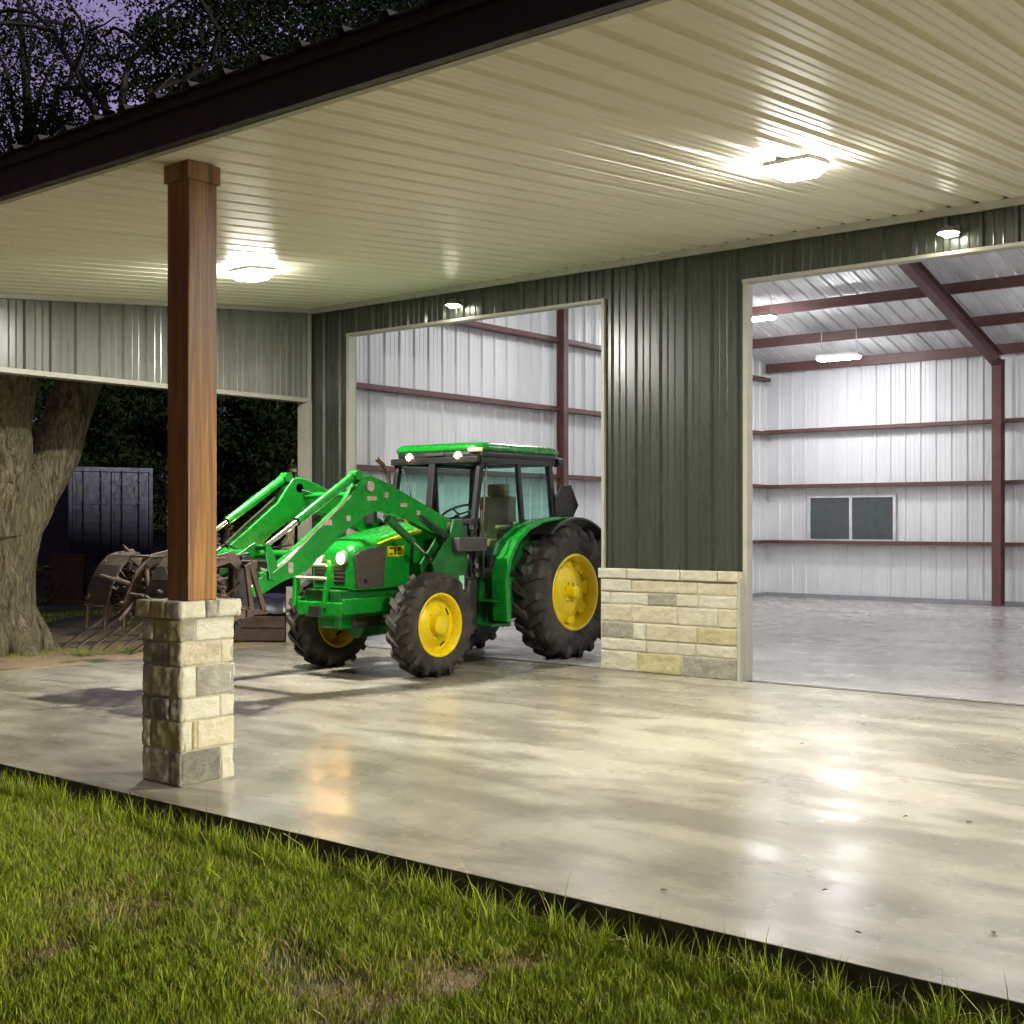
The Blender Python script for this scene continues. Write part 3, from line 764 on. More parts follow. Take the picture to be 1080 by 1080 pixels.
# front bumper and brush guard
m = MB(); m.box(-.33,.33,-.86,-.76,.64,.78); m.box(-.36,-.32,-.85,-.1,.66,.82); m.box(.32,.36,-.85,-.1,.66,.82)
m.prism([(-.88,.72),(-.80,.72),(-.78,1.20),(-.84,1.22)], -.40, -.35); m.prism([(-.88,.72),(-.80,.72),(-.78,1.20),(-.84,1.22)], .06, .10)
m.build('front_frame', M['green'], tr, bevel=.012)
m = MB()
for z in (1.155, 1.02): m.tube([(-.40,-.84,z),(.03,-.86,z),(.10,-.85,z)], .016, 8)
m.build('brush_guard', M['pale'], tr)
m = MB(); m.box(-.08,.08,-.93,-.90,.64,.74)
m.build('tow_bracket', M['blackmetal'], tr)

# hood: lofted sections along y
def loft(mb, secs, sm=True, cap=True):
    n = len(secs[0]); vs = [p for s_ in secs for p in s_]
    fs = [(i*n+k, i*n+(k+1)%n, (i+1)*n+(k+1)%n, (i+1)*n+k) for i in range(len(secs)-1) for k in range(n)]
    if cap: fs += [tuple(range(n-1,-1,-1)), tuple((len(secs)-1)*n+k for k in range(n))]
    mb.add(vs, fs, sm)
def hood_sec(y, hw, zs, zt, zb):
    pts = []
    prof = [(hw,zb),(hw*1.0,(zb+zs)/2),(hw,zs-.04),(hw*.985,zs),(hw*.90,zs+(zt-zs)*.55),(hw*.70,zs+(zt-zs)*.85),(hw*.35,zt-.004),(0,zt)]
    for x, z in prof: pts.append((x,y,z))
    for x, z in prof[-2::-1]: pts.append((-x,y,z))
    return pts
m = MB()
loft(m, [hood_sec(-.70,.25,1.24,1.28,.92), hood_sec(-.675,.29,1.28,1.335,.90), hood_sec(-.60,.31,1.32,1.385,.90), hood_sec(-.28,.318,1.385,1.455,.90), hood_sec(.05,.325,1.455,1.525,.92), hood_sec(.50,.335,1.525,1.60,.95), hood_sec(.78,.335,1.55,1.62,.98)])
hood = m.build('hood', M['green'], tr, fixn=True)
md = hood.modifiers.new('es', 'EDGE_SPLIT'); md.split_angle = R(38)
m = MB()
for s in (1,-1):
    m = MB()
    P = [(-.34,1.366),(-.1,1.408),(.15,1.452),(.5,1.513),(.52,1.535),(.15,1.492),(-.1,1.438),(-.34,1.378)]
    m.prism(P, s*.312, s*(.342))
    m.build('hood_stripe', M['yellow'], tr, bevel=.003)
for s in (1,-1):
    m = MB(); m.prism([(-.63,.92),(-.25,.92),(-.21,1.36),(-.58,1.30),(-.65,1.26)], s*.295, s*.325)
    m.build('side_grille', M['grillebrown'], tr, bevel=.004)
m = MB(); m.box(-.24,-.02,-.706,-.69,.96,1.15); m.box(.05,.22,-.706,-.69,.96,1.15); m.build('front_grille', M['blackmetal'], tr, bevel=.005)
m = MB(); m.tube([(.322,-.52,.99),(.334,-.52,.99)], .026, 14); m.build('grille_cap', M['black'], tr)
for x in (-.17, .17):
    m = MB(); m.tube([(x,-.69,1.225),(x,-.718,1.225)], [.082,.076], 20); o = m.build('headlight', M['lensglass'], tr)
    m = MB(); m.tube([(x,-.716,1.225),(x,-.724,1.225)], [.066,.062], 20); m.build('halo_ring', M['lampring'], o)
    m = MB(); m.tube([(x,-.723,1.225),(x,-.738,1.225)], [.022,.016], 14); m.build('bulb', M['headlamp'], o)
# yellow badge with dark strokes on the hood flank, cut lines of the side panels
m = MB(); m.box(.32,.336,-.20,.04,1.235,1.345); m.build('yellow_badge', M['yellow'], tr)
m = MB()
for a,b_,c,d in ((-.20,1.31,-.14,1.33),(-.13,1.25,-.10,1.33),(-.08,1.25,-.02,1.27),(-.08,1.29,-.03,1.33),(-.20,1.25,-.15,1.27)): m.box(.3355,.338,a+.02,c+.02,b_,d)
m.build('badge_lettering', M['greendull'], tr)
m = MB(); m.prism([(.12,.93),(.16,.93),(.20,1.44),(.16,1.44)], .32, .337); m.prism([(.30,.95),(.50,.95),(.50,1.42),(.36,1.40)], .32,.340); m.build('side_vent', M['black'], tr)
# exhaust and mirror arm
m = MB(); m.tube([(-.34,.50,1.55),(-.34,.50,2.02)], .06, 16); m.tube([(-.34,.50,2.02),(-.34,.48,2.14),(-.34,.40,2.24),(-.34,.30,2.30)], [.028,.028,.026,.026], 10)
m.build('exhaust', M['rust'], tr)
m = MB(); m.tube([(-.38,.25,1.58),(-.38,.25,1.75)], .075, 18); m.tube([(-.38,.25,1.75),(-.38,.25,1.79)], .09, 18); m.build('air_cleaner', M['black'], tr)
m = MB(); m.tube([(-.66,.93,1.98),(-.84,.80,2.02),(-.88,.72,2.02)], .014, 8); m.box(-.96,-.80,.66,.70,1.86,2.14); m.build('mirror', M['black'], tr, bevel=.01)

# cab
y0, y1, yb, yr = .93, 1.62, 1.60, 2.22; hx = .66; zt = 2.30; zf = 1.06
m = MB()
def pil(p0, p1, w=.06, h=.07): m.bar(p0, p1, w, h, (0,1,0))
for s in (1,-1):
    pil((s*(hx-.04), y0-.10, 1.50), (s*(hx-.035), y0+.03, zt))      # A
    pil((s*(hx-.0), yb+.06, 1.45), (s*(hx-.02), yb-.02, zt), .05, .06)   # B
    pil((s*(hx-.02), yr+.05, 1.60), (s*(hx-.08), yr+.03, zt), .06, .08)  # C
    m.bar((s*(hx-.04), y0-.09, 1.50), (s*(hx-.04), y0-.04, zf), .05, .06, (0,1,0))   # lower A
    m.bar((s*(hx-.02), y0-.02, 2.275), (s*(hx-.03), yr, 2.275), .06, .06, (0,0,1))
    m.bar((s*(hx+.0), y0-.06, zf), (s*(hx+.0), 1.40, zf), .05, .06)                 # sill
    m.bar((s*(hx+.0), 1.36, zf), (s*(hx+.0), yb+.07, 1.48), .05, .05)
    m.bar((s*(hx-.0), yb+.05, 1.60), (s*(hx-.02), yr+.05, 1.60), .05, .05)
m.bar((-hx, y0-.05, 2.285), (hx, y0-.05, 2.285), .05, .07); m.bar((-hx, yr+.03, 2.285), (hx, yr+.03, 2.285), .05, .07)
m.bar((-hx+.02, y0-.11, 1.60), (hx-.02, y0-.11, 1.60), .05, .06); m.bar((-hx, yr+.06, 1.55), (hx, yr+.06, 1.55), .05, .06)
m.bar((-.02, y0-.125, 1.58), (-.02, y0-.04, 2.28), .09, .05, (0,1,0))     # centre bar of the windscreen
m.box(-.55,.55,y0-.12,y0-.08,1.10,1.57)
m.box(-hx+.02,hx-.02,y0-.08,2.3,.98,1.04)
m.box(-hx+.04,hx-.04,2.22,2.28,1.0,1.55)
m.build('cab_frame', M['black'], tr, bevel=.008)
# panes
def pane(name, pts):
    m = MB(); m.add(pts, [tuple(range(len(pts)))]); return m.build(name, M['cabglass'], tr, fixn=False)
pane('windscreen', [(-hx+.06,y0-.10,1.62),(hx-.06,y0-.10,1.62),(hx-.06,y0-.005,2.26),(-hx+.06,y0-.005,2.26)])
for s in (1,-1):
    x = s*(hx-.01)
    pane('door_glass', [(x,y0-.03,zf+.04),(x,1.36,zf+.04),(x,yb+.03,1.50),(x,yb-.03,2.25),(x,y0+.04,2.25)])
    pane('quarter_glass', [(x,yb+.09,1.63),(x,yr+.02,1.63),(s*(hx-.06),yr+.0,2.25),(x,yb+.03,2.25)])
pane('rear_glass', [(-hx+.06,yr+.06,1.58),(hx-.06,yr+.06,1.58),(hx-.1,yr+.03,2.25),(-hx+.1,yr+.03,2.25)])
m = MB(); m.tube([(hx+.012,y0+.02,1.12),(hx+.02,y0+.0,1.6),(hx+.02,y0+.06,2.2)], .010, 8); m.box(hx+.0,hx+.03,1.44,1.54,1.55,1.60); m.build('door_handle', M['chrome'], tr)
# roof
def rrect(x, y0_, y1_, r, z, inset=0, n=5):
    pts = []
    for cx_, cy_, a0 in ((x-r, y1_-r, 0), (-x+r, y1_-r, 90), (-x+r, y0_+r, 180), (x-r, y0_+r, 270)):
        for k in range(n+1):
            a = R(a0+90*k/n); pts.append((cx_+(r-inset)*math.cos(a), cy_+(r-inset)*math.sin(a), z))
    return pts
m = MB()
loft(m, [rrect(.67,.90,2.40,.14,2.385), rrect(.685,.885,2.415,.15,2.41), rrect(.68,.89,2.41,.15,2.445,.01), rrect(.64,.92,2.28,.15,2.475), rrect(.45,1.1,2.1,.15,2.49)])
m.build('cab_roof', M['green'], tr)
m = MB(); loft(m, [rrect(.66,.90,2.30,.12,2.29), rrect(.66,.905,2.39,.14,2.34), rrect(.665,.90,2.395,.14,2.386)]); m.build('roof_underside', M['black'], tr)
for x in (-.37,.37):
    m = MB(); m.tube([(x,.90,2.318),(x,.866,2.318)], [.06,.07], 18); o = m.build('work_light', M['lensglass'], tr)
    m = MB(); m.tube([(x,.867,2.318),(x,.859,2.318)], [.060,.056], 18); m.build('halo_ring', M['lampring'], o)
    m = MB(); m.tube([(x,.860,2.318),(x,.847,2.318)], [.020,.015], 14); m.build('bulb', M['worklamp'], o)
m = MB(); m.box(-.14,.14,.875,.905,2.335,2.375); m.build('sun_visor', M['greybox'], tr, bevel=.008)
m = MB(); m.tube([(.62,2.34,2.30),(.62,2.44,2.30)], .055, 14); m.build('rear_work_light', M['black'], tr)
m = MB(); loft(m, [rrect(.085,.84,.93,.03,2.36), rrect(.08,.835,.93,.03,2.40)]);
o = m.build('marker_light', M['amber'], tr); o.location = (.58,.03,.012)
# wiper, wheel, seat, console
m = MB(); m.tube([(-.50,y0-.035,2.20),(-.22,y0-.12,1.70)], .009, 6); m.build('wiper', M['black'], tr)
m = MB(); m.box(-.20,.20,.95,1.12,1.05,1.48); m.tube([(0,1.12,1.35),(0,1.28,1.66)], .035, 10); m.box(.28,.56,1.25,2.0,1.05,1.32); m.box(-.56,-.28,1.25,2.0,1.05,1.32)
m.tube([(.36,1.35,1.3),(.36,1.32,1.5)], .012, 6); m.tube([(.44,1.5,1.3),(.44,1.47,1.46)], .012, 6); m.build('console', M['black'], tr, bevel=.02)
m = MB(); c0 = Vector((0,1.30,1.70)); ax_ = Vector((0,-.45,.89)).normalized(); u = Vector((1,0,0)); v_ = ax_.cross(u)
ring = [c0+(u*math.cos(a)+v_*math.sin(a))*.21 for a in [2*math.pi*k/28 for k in range(29)]]
m.tube(ring, .015, 8, cap=False)
for a in (.5, 2.6, 4.7): m.tube([c0-ax_*.02, c0+(u*math.cos(a)+v_*math.sin(a))*.205], .011, 6)
m.build('steering_wheel', M['black'], tr)
m = MB(); m.box(-.25,.25,1.58,2.02,1.24,1.40); m.box(-.24,.24,1.94,2.08,1.40,1.90); m.box(-.15,.15,1.98,2.07,1.90,2.05); m.box(.26,.33,1.62,1.98,1.50,1.56); m.box(-.33,-.26,1.62,1.98,1.50,1.56)
m.build('seat', M['seat'], tr, bevel=.04, seg=3)
m = MB(); m.box(-.2,.2,1.62,1.98,1.04,1.24); m.build('seat_base', M['black'], tr)
# fenders
def arc(cy_, cz_, r, a0, a1, n=16): return [(cy_ + r*math.cos(R(a0+(a1-a0)*k/n)), cz_ + r*math.sin(R(a0+(a1-a0)*k/n))) for k in range(n+1)]
for s in (1,-1):
    m = MB()
    outer = [(1.05,.50),(1.02,.96),(1.08,1.20),(1.22,1.40),(1.42,1.54),(1.70,1.625),(2.05,1.655),(2.35,1.655)]
    inner = [(2.36,1.62),(2.05,1.62),(1.72,1.585),(1.46,1.50),(1.27,1.365),(1.14,1.18),(1.08,.96),(1.12,.50)]
    m.prism(outer+inner, s*.72, s*.93)
    m.build('fender', M['green'], tr, bevel=.012)
    m = MB(); A = arc(2.28,.785,.865,28,128,16); B = arc(2.28,.785,.835,128,28,16); m.prism(A+B, s*.58, s*1.0); m.build('fender_flare', M['black'], tr, bevel=.006)
    m = MB(); m.prism([(1.10,.46),(1.13,1.0),(1.3,1.36),(1.7,1.6),(2.3,1.6),(2.3,1.0),(1.6,.7),(1.5,.46)], s*.56, s*.61); m.build('inner_panel', M['greendull'], tr)
# rear marker triangle and lamp cluster
m = MB(); m.tube([(.70,2.38,1.62),(.70,2.40,1.75)], .02, 8); m.prism([(-.14,-.16),(.08,-.18),(.15,-.04),(.06,.20),(-.04,.20),(-.15,.0)], -.045,.045)
o = m.build('rear_light', M['black'], tr, bevel=.02)
for i in range(len(o.data.vertices)):
    v = o.data.vertices[i]
    if abs(v.co.x) < .05: v.co = Vector((.70, 2.42, 1.83)) + Matrix.Rotation(R(-38), 3, 'Z') @ Vector((v.co.x*1.6, v.co.y, v.co.z))
# steps, tanks, frame parts under the door
m = MB(); m.box(.56,.86,.86,1.20,.455,.48); m.box(.56,.84,.90,1.18,.72,.74); m.box(.55,.86,1.16,1.20,.44,.98); m.prism([(1.02,.44),(1.24,.44),(1.24,1.0),(1.04,1.0)], .50, .545)
m.build('step', M['greendull'], tr, bevel=.006)
m = MB(); m.box(.30,.66,.52,.86,.42,1.0); m.tube([(.58,.74,1.0),(.58,.74,1.28)], .05, 12); m.tube([(.66,.60,.60),(.66,.72,.95)], .05, 10); m.tube([(.64,.80,.9),(.64,.86,1.2)], .03, 8)
m.build('fuel_tank', M['blackmetal'], tr, bevel=.03)
m = MB(); m.box(.655,.675,.56,.70,.46,.90); m.box(.66,.68,.60,.64,.60,.8); m.build('side_bracket', M['greybox'], tr, bevel=.01)
m = MB()
for a in ((.64,.66,1.22),(.66,.80,1.12),(.66,.80,1.02)): m.tube([a,(a[0]+.05,a[1],a[2])], .03, 10)
m.build('hydraulic_coupler', M['chrome'], tr)

# ---- loader
GL = M['green']
for s in (1,-1):
    m = MB()
    m.prism([(.20,.80),(.52,.82),(.66,1.12),(.62,1.50),(.56,1.62),(.44,1.62),(.38,1.46),(.10,1.16)], s*.50, s*.53); m.prism([(.20,.80),(.52,.82),(.66,1.12),(.62,1.50),(.56,1.62),(.44,1.62),(.38,1.46),(.10,1.16)], s*.66, s*.69)
    m.box(s*.53, s*.66, .24, .50, .84, 1.12); m.box(s*.22, s*.52, .22,.46,.80,.94)
    m.build('loader_mast', M['greendull'], tr, bevel=.006)
m = MB(); m.prism([(.40,1.28),(.86,1.28),(.86,1.43),(.40,1.43)], .64, .80); m.build('valve_cover_box', M['greybox'], tr, bevel=.01)
def arm(s):
    m = MB(); xi, xo = s*.54, s*.645
    rear = [(.56,1.60),(.50,1.66),(-.06,1.88),(-.45,2.03),(-.66,2.09),(-.78,2.085),(-.88,1.97),(-1.0,1.82),(-1.40,1.535),(-1.86,1.225),(-2.02,1.16),(-2.18,1.06),(-2.20,.98),(-2.10,.94),(-1.84,1.06),(-1.52,1.16),(-1.30,1.32),(-1.07,1.50),(-.80,1.66),(-.55,1.745),(-.16,1.66),(.20,1.52),(.46,1.46),(.54,1.50)]
    m.prism(rear, xi, xo)
    o = m.build('loader_arm', GL, tr, bevel=.012)
    d = MB()
    for (a, b_, r_) in ((-.45,1.90,.028),(.02,1.72,.026),(-.98,1.66,.026)): d.box(xo, xo+s*.003, a-r_, a+r_, b_-r_, b_+r_)
    d.tube([(xi,-.70,1.98),(xo+s*.03,-.70,1.98)], .05, 14); d.tube([(xi,.50,1.58),(xo+s*.03,.50,1.58)], .045, 14)
    d.build('arm_sticker', M['decalwhite'], o)
    # lift cylinder
    m = MB(); m.tube([(s*.60,-.40,1.66),(s*.60,-.02,1.42)], .042, 14); o = m.build('lift_cylinder', M['greendull'], tr)
    m = MB(); m.tube([(s*.60,-.02,1.42),(s*.60,.26,1.22)], .022, 12); m.tube([(s*.565,.27,1.21),(s*.635,.27,1.21)], .04, 12); m.build('rod', M['chrome'], o)
    # tilt cylinder, above and outside the boom
    xx = s*.60
    m = MB(); m.tube([(xx,-.90,2.06),(xx,-1.60,1.63)], .046, 14); m.tube([(xx-.05,-.84,2.09),(xx+.05,-.84,2.09)], .05, 12); o = m.build('tilt_cylinder', GL, tr)
    m = MB(); m.tube([(xx,-1.60,1.63),(xx,-2.02,1.38)], .024, 12); m.build('rod', M['chrome'], o)
    # links at the front end
    m = MB(); m.prism([(-2.06,1.44),(-1.98,1.42),(-1.86,1.14),(-1.92,1.08),(-1.99,1.10)], s*.65, s*.67); m.prism([(-2.06,1.44),(-2.0,1.34),(-2.28,1.22),(-2.34,1.28)], s*.53, s*.55)
    m.tube([(s*.52,-2.03,1.39),(s*.69,-2.03,1.39)], .03, 10); m.build('tilt_link', GL, tr, bevel=.006)
    # hose along the boom
    m = MB(); m.tube([(s*.64,-.95,1.88),(s*.645,-1.4,1.55),(s*.66,-1.75,1.28),(s*.66,-1.95,1.16),(s*.62,-2.06,1.20)], .012, 8); m.build('hydraulic_hose', M['pale'], tr)
_k = set(tr.children)
arm(1); _k1 = set(tr.children)
arm(-1); _k2 = set(tr.children)
for o in _k1-_k: o.location = (-.045, -.04, -.03)
for o in _k2-_k1: o.location = (.115, -.04, -.03)
m = MB(); m.tube([(-.45,-1.70,1.27),(.53,-1.70,1.27)], .06, 16); m.build('cross_tube', GL, tr)
m = MB(); m.tube([(-.45,-.66,1.87),(.53,-.66,1.87)], .035, 12); m.build('upper_cross_tube', GL, tr)
m = MB()                                      # quick-attach carrier
for s in (1,-1):
    m.prism([(-2.10,1.12),(-2.22,1.32),(-2.36,1.30),(-2.44,.62),(-2.34,.58),(-2.18,.90)], s*.54, s*.57); m.prism([(-2.10,1.12),(-2.22,1.32),(-2.36,1.30),(-2.44,.62),(-2.34,.58),(-2.18,.90)], s*.46, s*.49)
m.bar((-.6,-2.30,1.26),(.6,-2.30,1.26),.05,.06); m.bar((-.6,-2.38,.64),(.6,-2.38,.64),.05,.08)
m.build('quick_attach', M['blackmetal'], tr, bevel=.006)

# ---- rusty grapple rake carried by the loader
gr = bpy.data.objects.new('grapple', None); COL.objects.link(gr); gr.parent = tr; gr['label'] = 'rusty grapple rake loaded with brush on the loader arms'
m = MB()
m.bar((-.88,-2.42,1.22),(.88,-2.42,1.22),.07,.07); m.bar((-.88,-2.46,.80),(.88,-2.46,.80),.07,.07)
for s in (-1,1):
    m.bar((s*.87,-2.50,1.22),(s*.87,-2.44,.80),.03,.05,(0,1,0)); m.bar((s*.87,-2.46,1.24),(s*.87,-2.30,.80),.03,.05,(0,1,0)); m.bar((s*.87,-2.48,.80),(s*.87,-2.27,.80),.03,.04)
for x in (-.62,-.36,-.12,.12,.36,.62): m.bar((x,-2.42,1.22),(x,-2.46,.80),.035,.05,(0,1,0))
m.build('grapple_frame', M['rust'], gr, bevel=.006)
for k in range(9):
    x = -.84+.21*k
    m = MB(); m.prism([(-2.43,.76),(-2.43,.84),(-2.60,.80),(-2.80,.705),(-3.20,.475),(-3.22,.455),(-2.80,.66),(-2.58,.75)], x-.014, x+.014)
    m.build('tine', M['rustlite'], gr)
for x0_, x1_ in ((-.78,-.12),(.12,.78)):
    m = MB()
    up = [(-2.42,1.22),(-2.56,1.34),(-2.76,1.30),(-2.92,1.14),(-3.03,.92),(-3.06,.62),(-3.02,.62),(-2.96,.90),(-2.86,1.08),(-2.74,1.20),(-2.58,1.24),(-2.48,1.16)]
    for x in (x0_+.04, x1_-.04): m.prism(up, x-.012, x+.012)
    m.bar((x0_,-2.72,1.28),(x1_,-2.72,1.28),.16,.018); pass
    m.prism([(-3.00,.98),(-3.05,.80),(-3.06,.60),(-3.03,.60),(-3.0,.78)], (x0_+x1_)/2-.015, (x0_+x1_)/2+.015)
    o = m.build('grapple_jaw', M['rustlite'], gr, bevel=.003)
    m = MB(); A = [(-2.70,1.315),(-2.80,1.285),(-2.89,1.20),(-2.96,1.09),(-3.01,.97),(-3.045,.84)]; m.prism(A + [(a+.02, z-.015) for a, z in A[::-1]], x0_, x0_+.36); m.build('jaw_plate', M['olivesteel'], o)
    m = MB(); xc = (x0_+x1_)/2+.12; m.tube([(xc,-2.46,1.02),(xc,-2.66,1.14)], .035, 10); o = m.build('jaw_cylinder', M['rust'], gr)
    m = MB(); m.tube([(xc,-2.66,1.14),(xc,-2.86,1.20)], .02, 10); m.build('rod', M['chrome'], o)
m = MB(); r2 = random.Random(5)
for k in range(150):
    c_ = Vector((r2.uniform(-.75,.75), r2.uniform(-2.92,-2.52), .84+abs(r2.gauss(0,.13)))); d = Vector((r2.uniform(-1,1), r2.uniform(-.5,.5), r2.uniform(-.45,.45))).normalized()*r2.uniform(.12,.34)
    w_ = r2.uniform(.006,.026); m.tube([c_-d, c_+Vector((0,0,r2.uniform(-.03,.03))), c_+d], [w_*.7,w_,w_*.5], 6)
m.build('brush_load', M['debris'], gr)
# rear hitch
m = MB(); m.tube([(.35,2.5,.95),(.48,3.0,.62)], .03, 8); m.tube([(-.35,2.5,.95),(-.48,3.0,.62)], .03, 8); m.tube([(.48,3.0,.62),(.40,2.9,1.1),(.34,2.62,1.22)], .022, 8); m.box(-.2,.2,2.5,2.8,.6,.8)
m.tube([(.55,3.0,.98),(.55,3.06,1.22),(.50,3.10,1.30)], .035, 8); m.tube([(0,2.6,1.1),(0,3.1,.98)], .03, 8); m.build('rear_hitch', M['greybox'], tr)

# small fittings: hoses, handrail, grille bars, sticker plates
m = MB()
for (a, z) in ((0,0),(.04,.03),(-.03,.05)):
    m.tube([(.60+a,.60,1.15+z),(.70,.50,1.32+z),(.66,.30,1.45+z),(.60,.05,1.60+z),(.56,-.30,1.72+z)], .011, 6)
    m.tube([(.46,.72,.70+z),(.60+a,.80,.86+z),(.66,.74,1.08+z)], .012, 6)
m.build('hydraulic_hose', M['black'], tr)
m = MB(); m.tube([(-.50,-.72,1.95),(-.2,-.66,1.86),(.2,-.66,1.88),(.50,-.72,1.95)], .012, 6); m.tube([(-.50,-1.66,1.38),(-.1,-1.72,1.30),(.50,-1.66,1.38)], .010, 6); m.build('crossover_hose', M['black'], tr)
m = MB()
for z in (.99,1.03,1.07,1.11): m.box(-.23,-.03,-.712,-.706,z-.006,z+.006); m.box(.06,.21,-.712,-.706,z-.006,z+.006)
m.build('grille_bars', M['greybox'], tr)
m = MB(); m.tube([(.70,.90,.95),(.74,.86,1.15),(.74,.84,1.55),(.70,.88,1.72)], .012, 8); m.build('handrail', M['black'], tr)
m = MB()
for (y, z, w, h) in ((-1.25,1.62,.05,.028),(-.66,1.86,.07,.02),(-1.72,1.20,.03,.05),(-.2,1.80,.05,.02)):
    m = MB(); m.box(.5995,.603,y-w-.04,y+w-.04,z-h-.03,z+h-.03); m.build('warning_plate', M['decalwhite'], tr)
m = MB(); m.box(.682,.694,.52,.60,.86,1.02); m.build('green_reflector', simple('pale_green_reflector', (.35,.75,.45), .3), tr)
m = MB()
for z in (.60,.66): m.tube([(.30,.10,z),(.42,.35,z+.1),(.44,.6,z+.2)], .02, 8)
m.tube([(.45,.12,.56),(.40,-.10,.60),(.30,-.25,.62)], .022, 8); m.tube([(-.45,.12,.56),(-.40,-.10,.60),(-.30,-.25,.62)], .022, 8); m.build('steering_ram', M['chrome'], tr)
m = MB(); m.box(-.16,.16,-.72,-.40,.50,.66); m.tube([(0,-.76,.60),(0,-.5,.56)], .07, 14); m.build('axle_bolster', M['green'], tr, bevel=.02)
# ------------------------------------------------------------------ trees
def leaf_cloud(centres, n, seed, size, cols, spread=1.0, flat=.75):
    rs = np.random.RandomState(seed); C = np.array([c[:3] for c in centres]); Rd = np.array([c[3] for c in centres]); wts = Rd**2; wts = wts/wts.sum()
    # sub-clumps inside each lobe, leaves inside each sub-clump
    ns = max(20, n//130); idx = rs.choice(len(C), ns, p=wts)
    d = rs.normal(size=(ns,3)); d /= np.linalg.norm(d, axis=1)[:,None]; rad = Rd[idx]*(rs.rand(ns)**.42)
    sc = C[idx] + d*rad[:,None]*np.array([1,1,flat]); sr = Rd[idx]*rs.uniform(.10,.24,ns)*spread
    li = rs.randint(0, ns, n); P = sc[li] + rs.normal(size=(n,3))*sr[li][:,None]*np.array([1,1,.65])
    a = rs.normal(size=(n,3)); a /= np.linalg.norm(a, axis=1)[:,None]; b = rs.normal(size=(n,3)); b -= (b*a).sum(1)[:,None]*a; b /= np.linalg.norm(b, axis=1)[:,None]
    s = rs.uniform(.6,1.25,n)[:,None]*size
    V = np.stack([P-a*s, P+b*s*.42, P+a*s, P-b*s*.42], 1)
    m = rs.rand(n,1); c = np.array(cols[0])*(1-m)+np.array(cols[1])*m
    A = np.ones((n,4,4)); A[:,:,:3] = c[:,None,:]
    return V.reshape(-1,3), np.arange(n*4).reshape(n,4), A.reshape(-1,4)
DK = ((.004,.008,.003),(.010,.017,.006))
def crown(parent, centres, n, seed, size, spread=1.0, local=None):
    V, Fc, A = leaf_cloud(centres, n, seed, size, DK, spread)
    o = np_mesh('crown', V, Fc, 4, M['leaf'], attr=A); o.parent = parent; return o
def bark_tube(m, pts, rads, n=28, amp=.05, steps=14):
    # resample along the path, then displace for ridges
    P = [Vector(p) for p in pts]; out = []; rr = []
    for i in range(len(P)-1):
        for k in range(steps):
            t = k/steps; p0 = P[max(i-1,0)]; p1 = P[i]; p2 = P[i+1]; p3 = P[min(i+2,len(P)-1)]
            q = .5*((2*p1)+(p2-p0)*t+(2*p0-5*p1+4*p2-p3)*t*t+(3*p1-p0-3*p2+p3)*t**3)
            out.append(q); rr.append(rads[i]*(1-t)+rads[i+1]*t)
    out.append(P[-1]); rr.append(rads[-1]); o = len(m.v)
    m.tube(out, rr, n, True)
    for i in range(len(out)):
        for k in range(n):
            j = o+i*n+k; v = Vector(m.v[j]); d = v-out[i]
            h = mnoise.noise(Vector((v.x*2.6, v.y*2.6, v.z*1.1)))*1.0 + mnoise.noise(Vector((v.x*9, v.y*9, v.z*2.2)))*.5
            m.v[j] = tuple(v + d.normalized()*h*amp*(rr[i]/.4))
oak = thing('oak_tree', 'big live oak with forked rough trunk standing left of the porch gable', 'tree', cp(5, 693, 15.5))
ol = Vector(oak.location)
def L(px, py, Y): return Vector(cp(px, py, Y)) - ol
m = MB()
bark_tube(m, [L(2,712,15.5), L(3,685,15.5), L(4,640,15.5), L(6,590,15.5), L(8,540,15.5), L(6,500,15.5)], [.60,.46,.38,.38,.43,.38], 36, .05)
bark_tube(m, [L(6,590,15.55), L(26,535,15.9), L(56,480,16.2), L(80,410,16.5), L(102,350,16.8), L(110,260,16.6), L(120,150,17.2)], [.28,.33,.32,.29,.28,.25,.2], 30, .05)
bark_tube(m, [L(4,560,15.35), L(0,500,15.2), L(2,440,15.0), L(6,390,14.9), L(-8,320,14.9), L(-30,200,15.1), L(-60,80,15)], [.34,.37,.36,.35,.31,.26,.18], 30, .05)
# root flare
for dx, dy in ((.75,.0),(.5,-.5),(-.1,-.75),(.3,.6),(-.7,-.3),(-.6,.5)):
    bark_tube(m, [Vector((dx*.25,dy*.25,.55)), Vector((dx*.6,dy*.6,.16)), Vector((dx*1.05,dy*1.05,-.10))], [.22,.19,.08], 14, .03, 8)
m.build('trunk', M['bark'], oak)
m = MB()
def limb(p0, p1, r0, r1, sd):
    r_ = random.Random(sd); pts = [Vector(p0)]
    for k in range(1,6): pts.append(Vector(p0).lerp(Vector(p1), k/5) + Vector((r_.uniform(-.14,.14), r_.uniform(-.14,.14), .25*math.sin(k*.63))))
    m.tube(pts, [r0+(r1-r0)*k/5 for k in range(6)], 8); return pts
a = L(120,150,17.2); b_ = L(-60,80,15); k = 0
for tgt in [cp(150,40,18), cp(250,60,17), cp(60,90,20), cp(340,40,20), cp(-30,20,16), cp(40,20,22), cp(200,120,24), cp(430,40,24), cp(-150,60,18)]:
    k += 1; st = a if k not in (5,9) else b_
    pts = limb(st, Vector(tgt)-ol, .07, .02, k)
    for j in range(4):
        r_ = random.Random(k*10+j); s0 = pts[r_.randint(2,5)]; limb(s0, s0+Vector((r_.uniform(-2,2), r_.uniform(-2,2), r_.uniform(-1.0,1.6))), .035, .01, k*10+j)
m.build('limb', M['twig'], oak)
cen = []
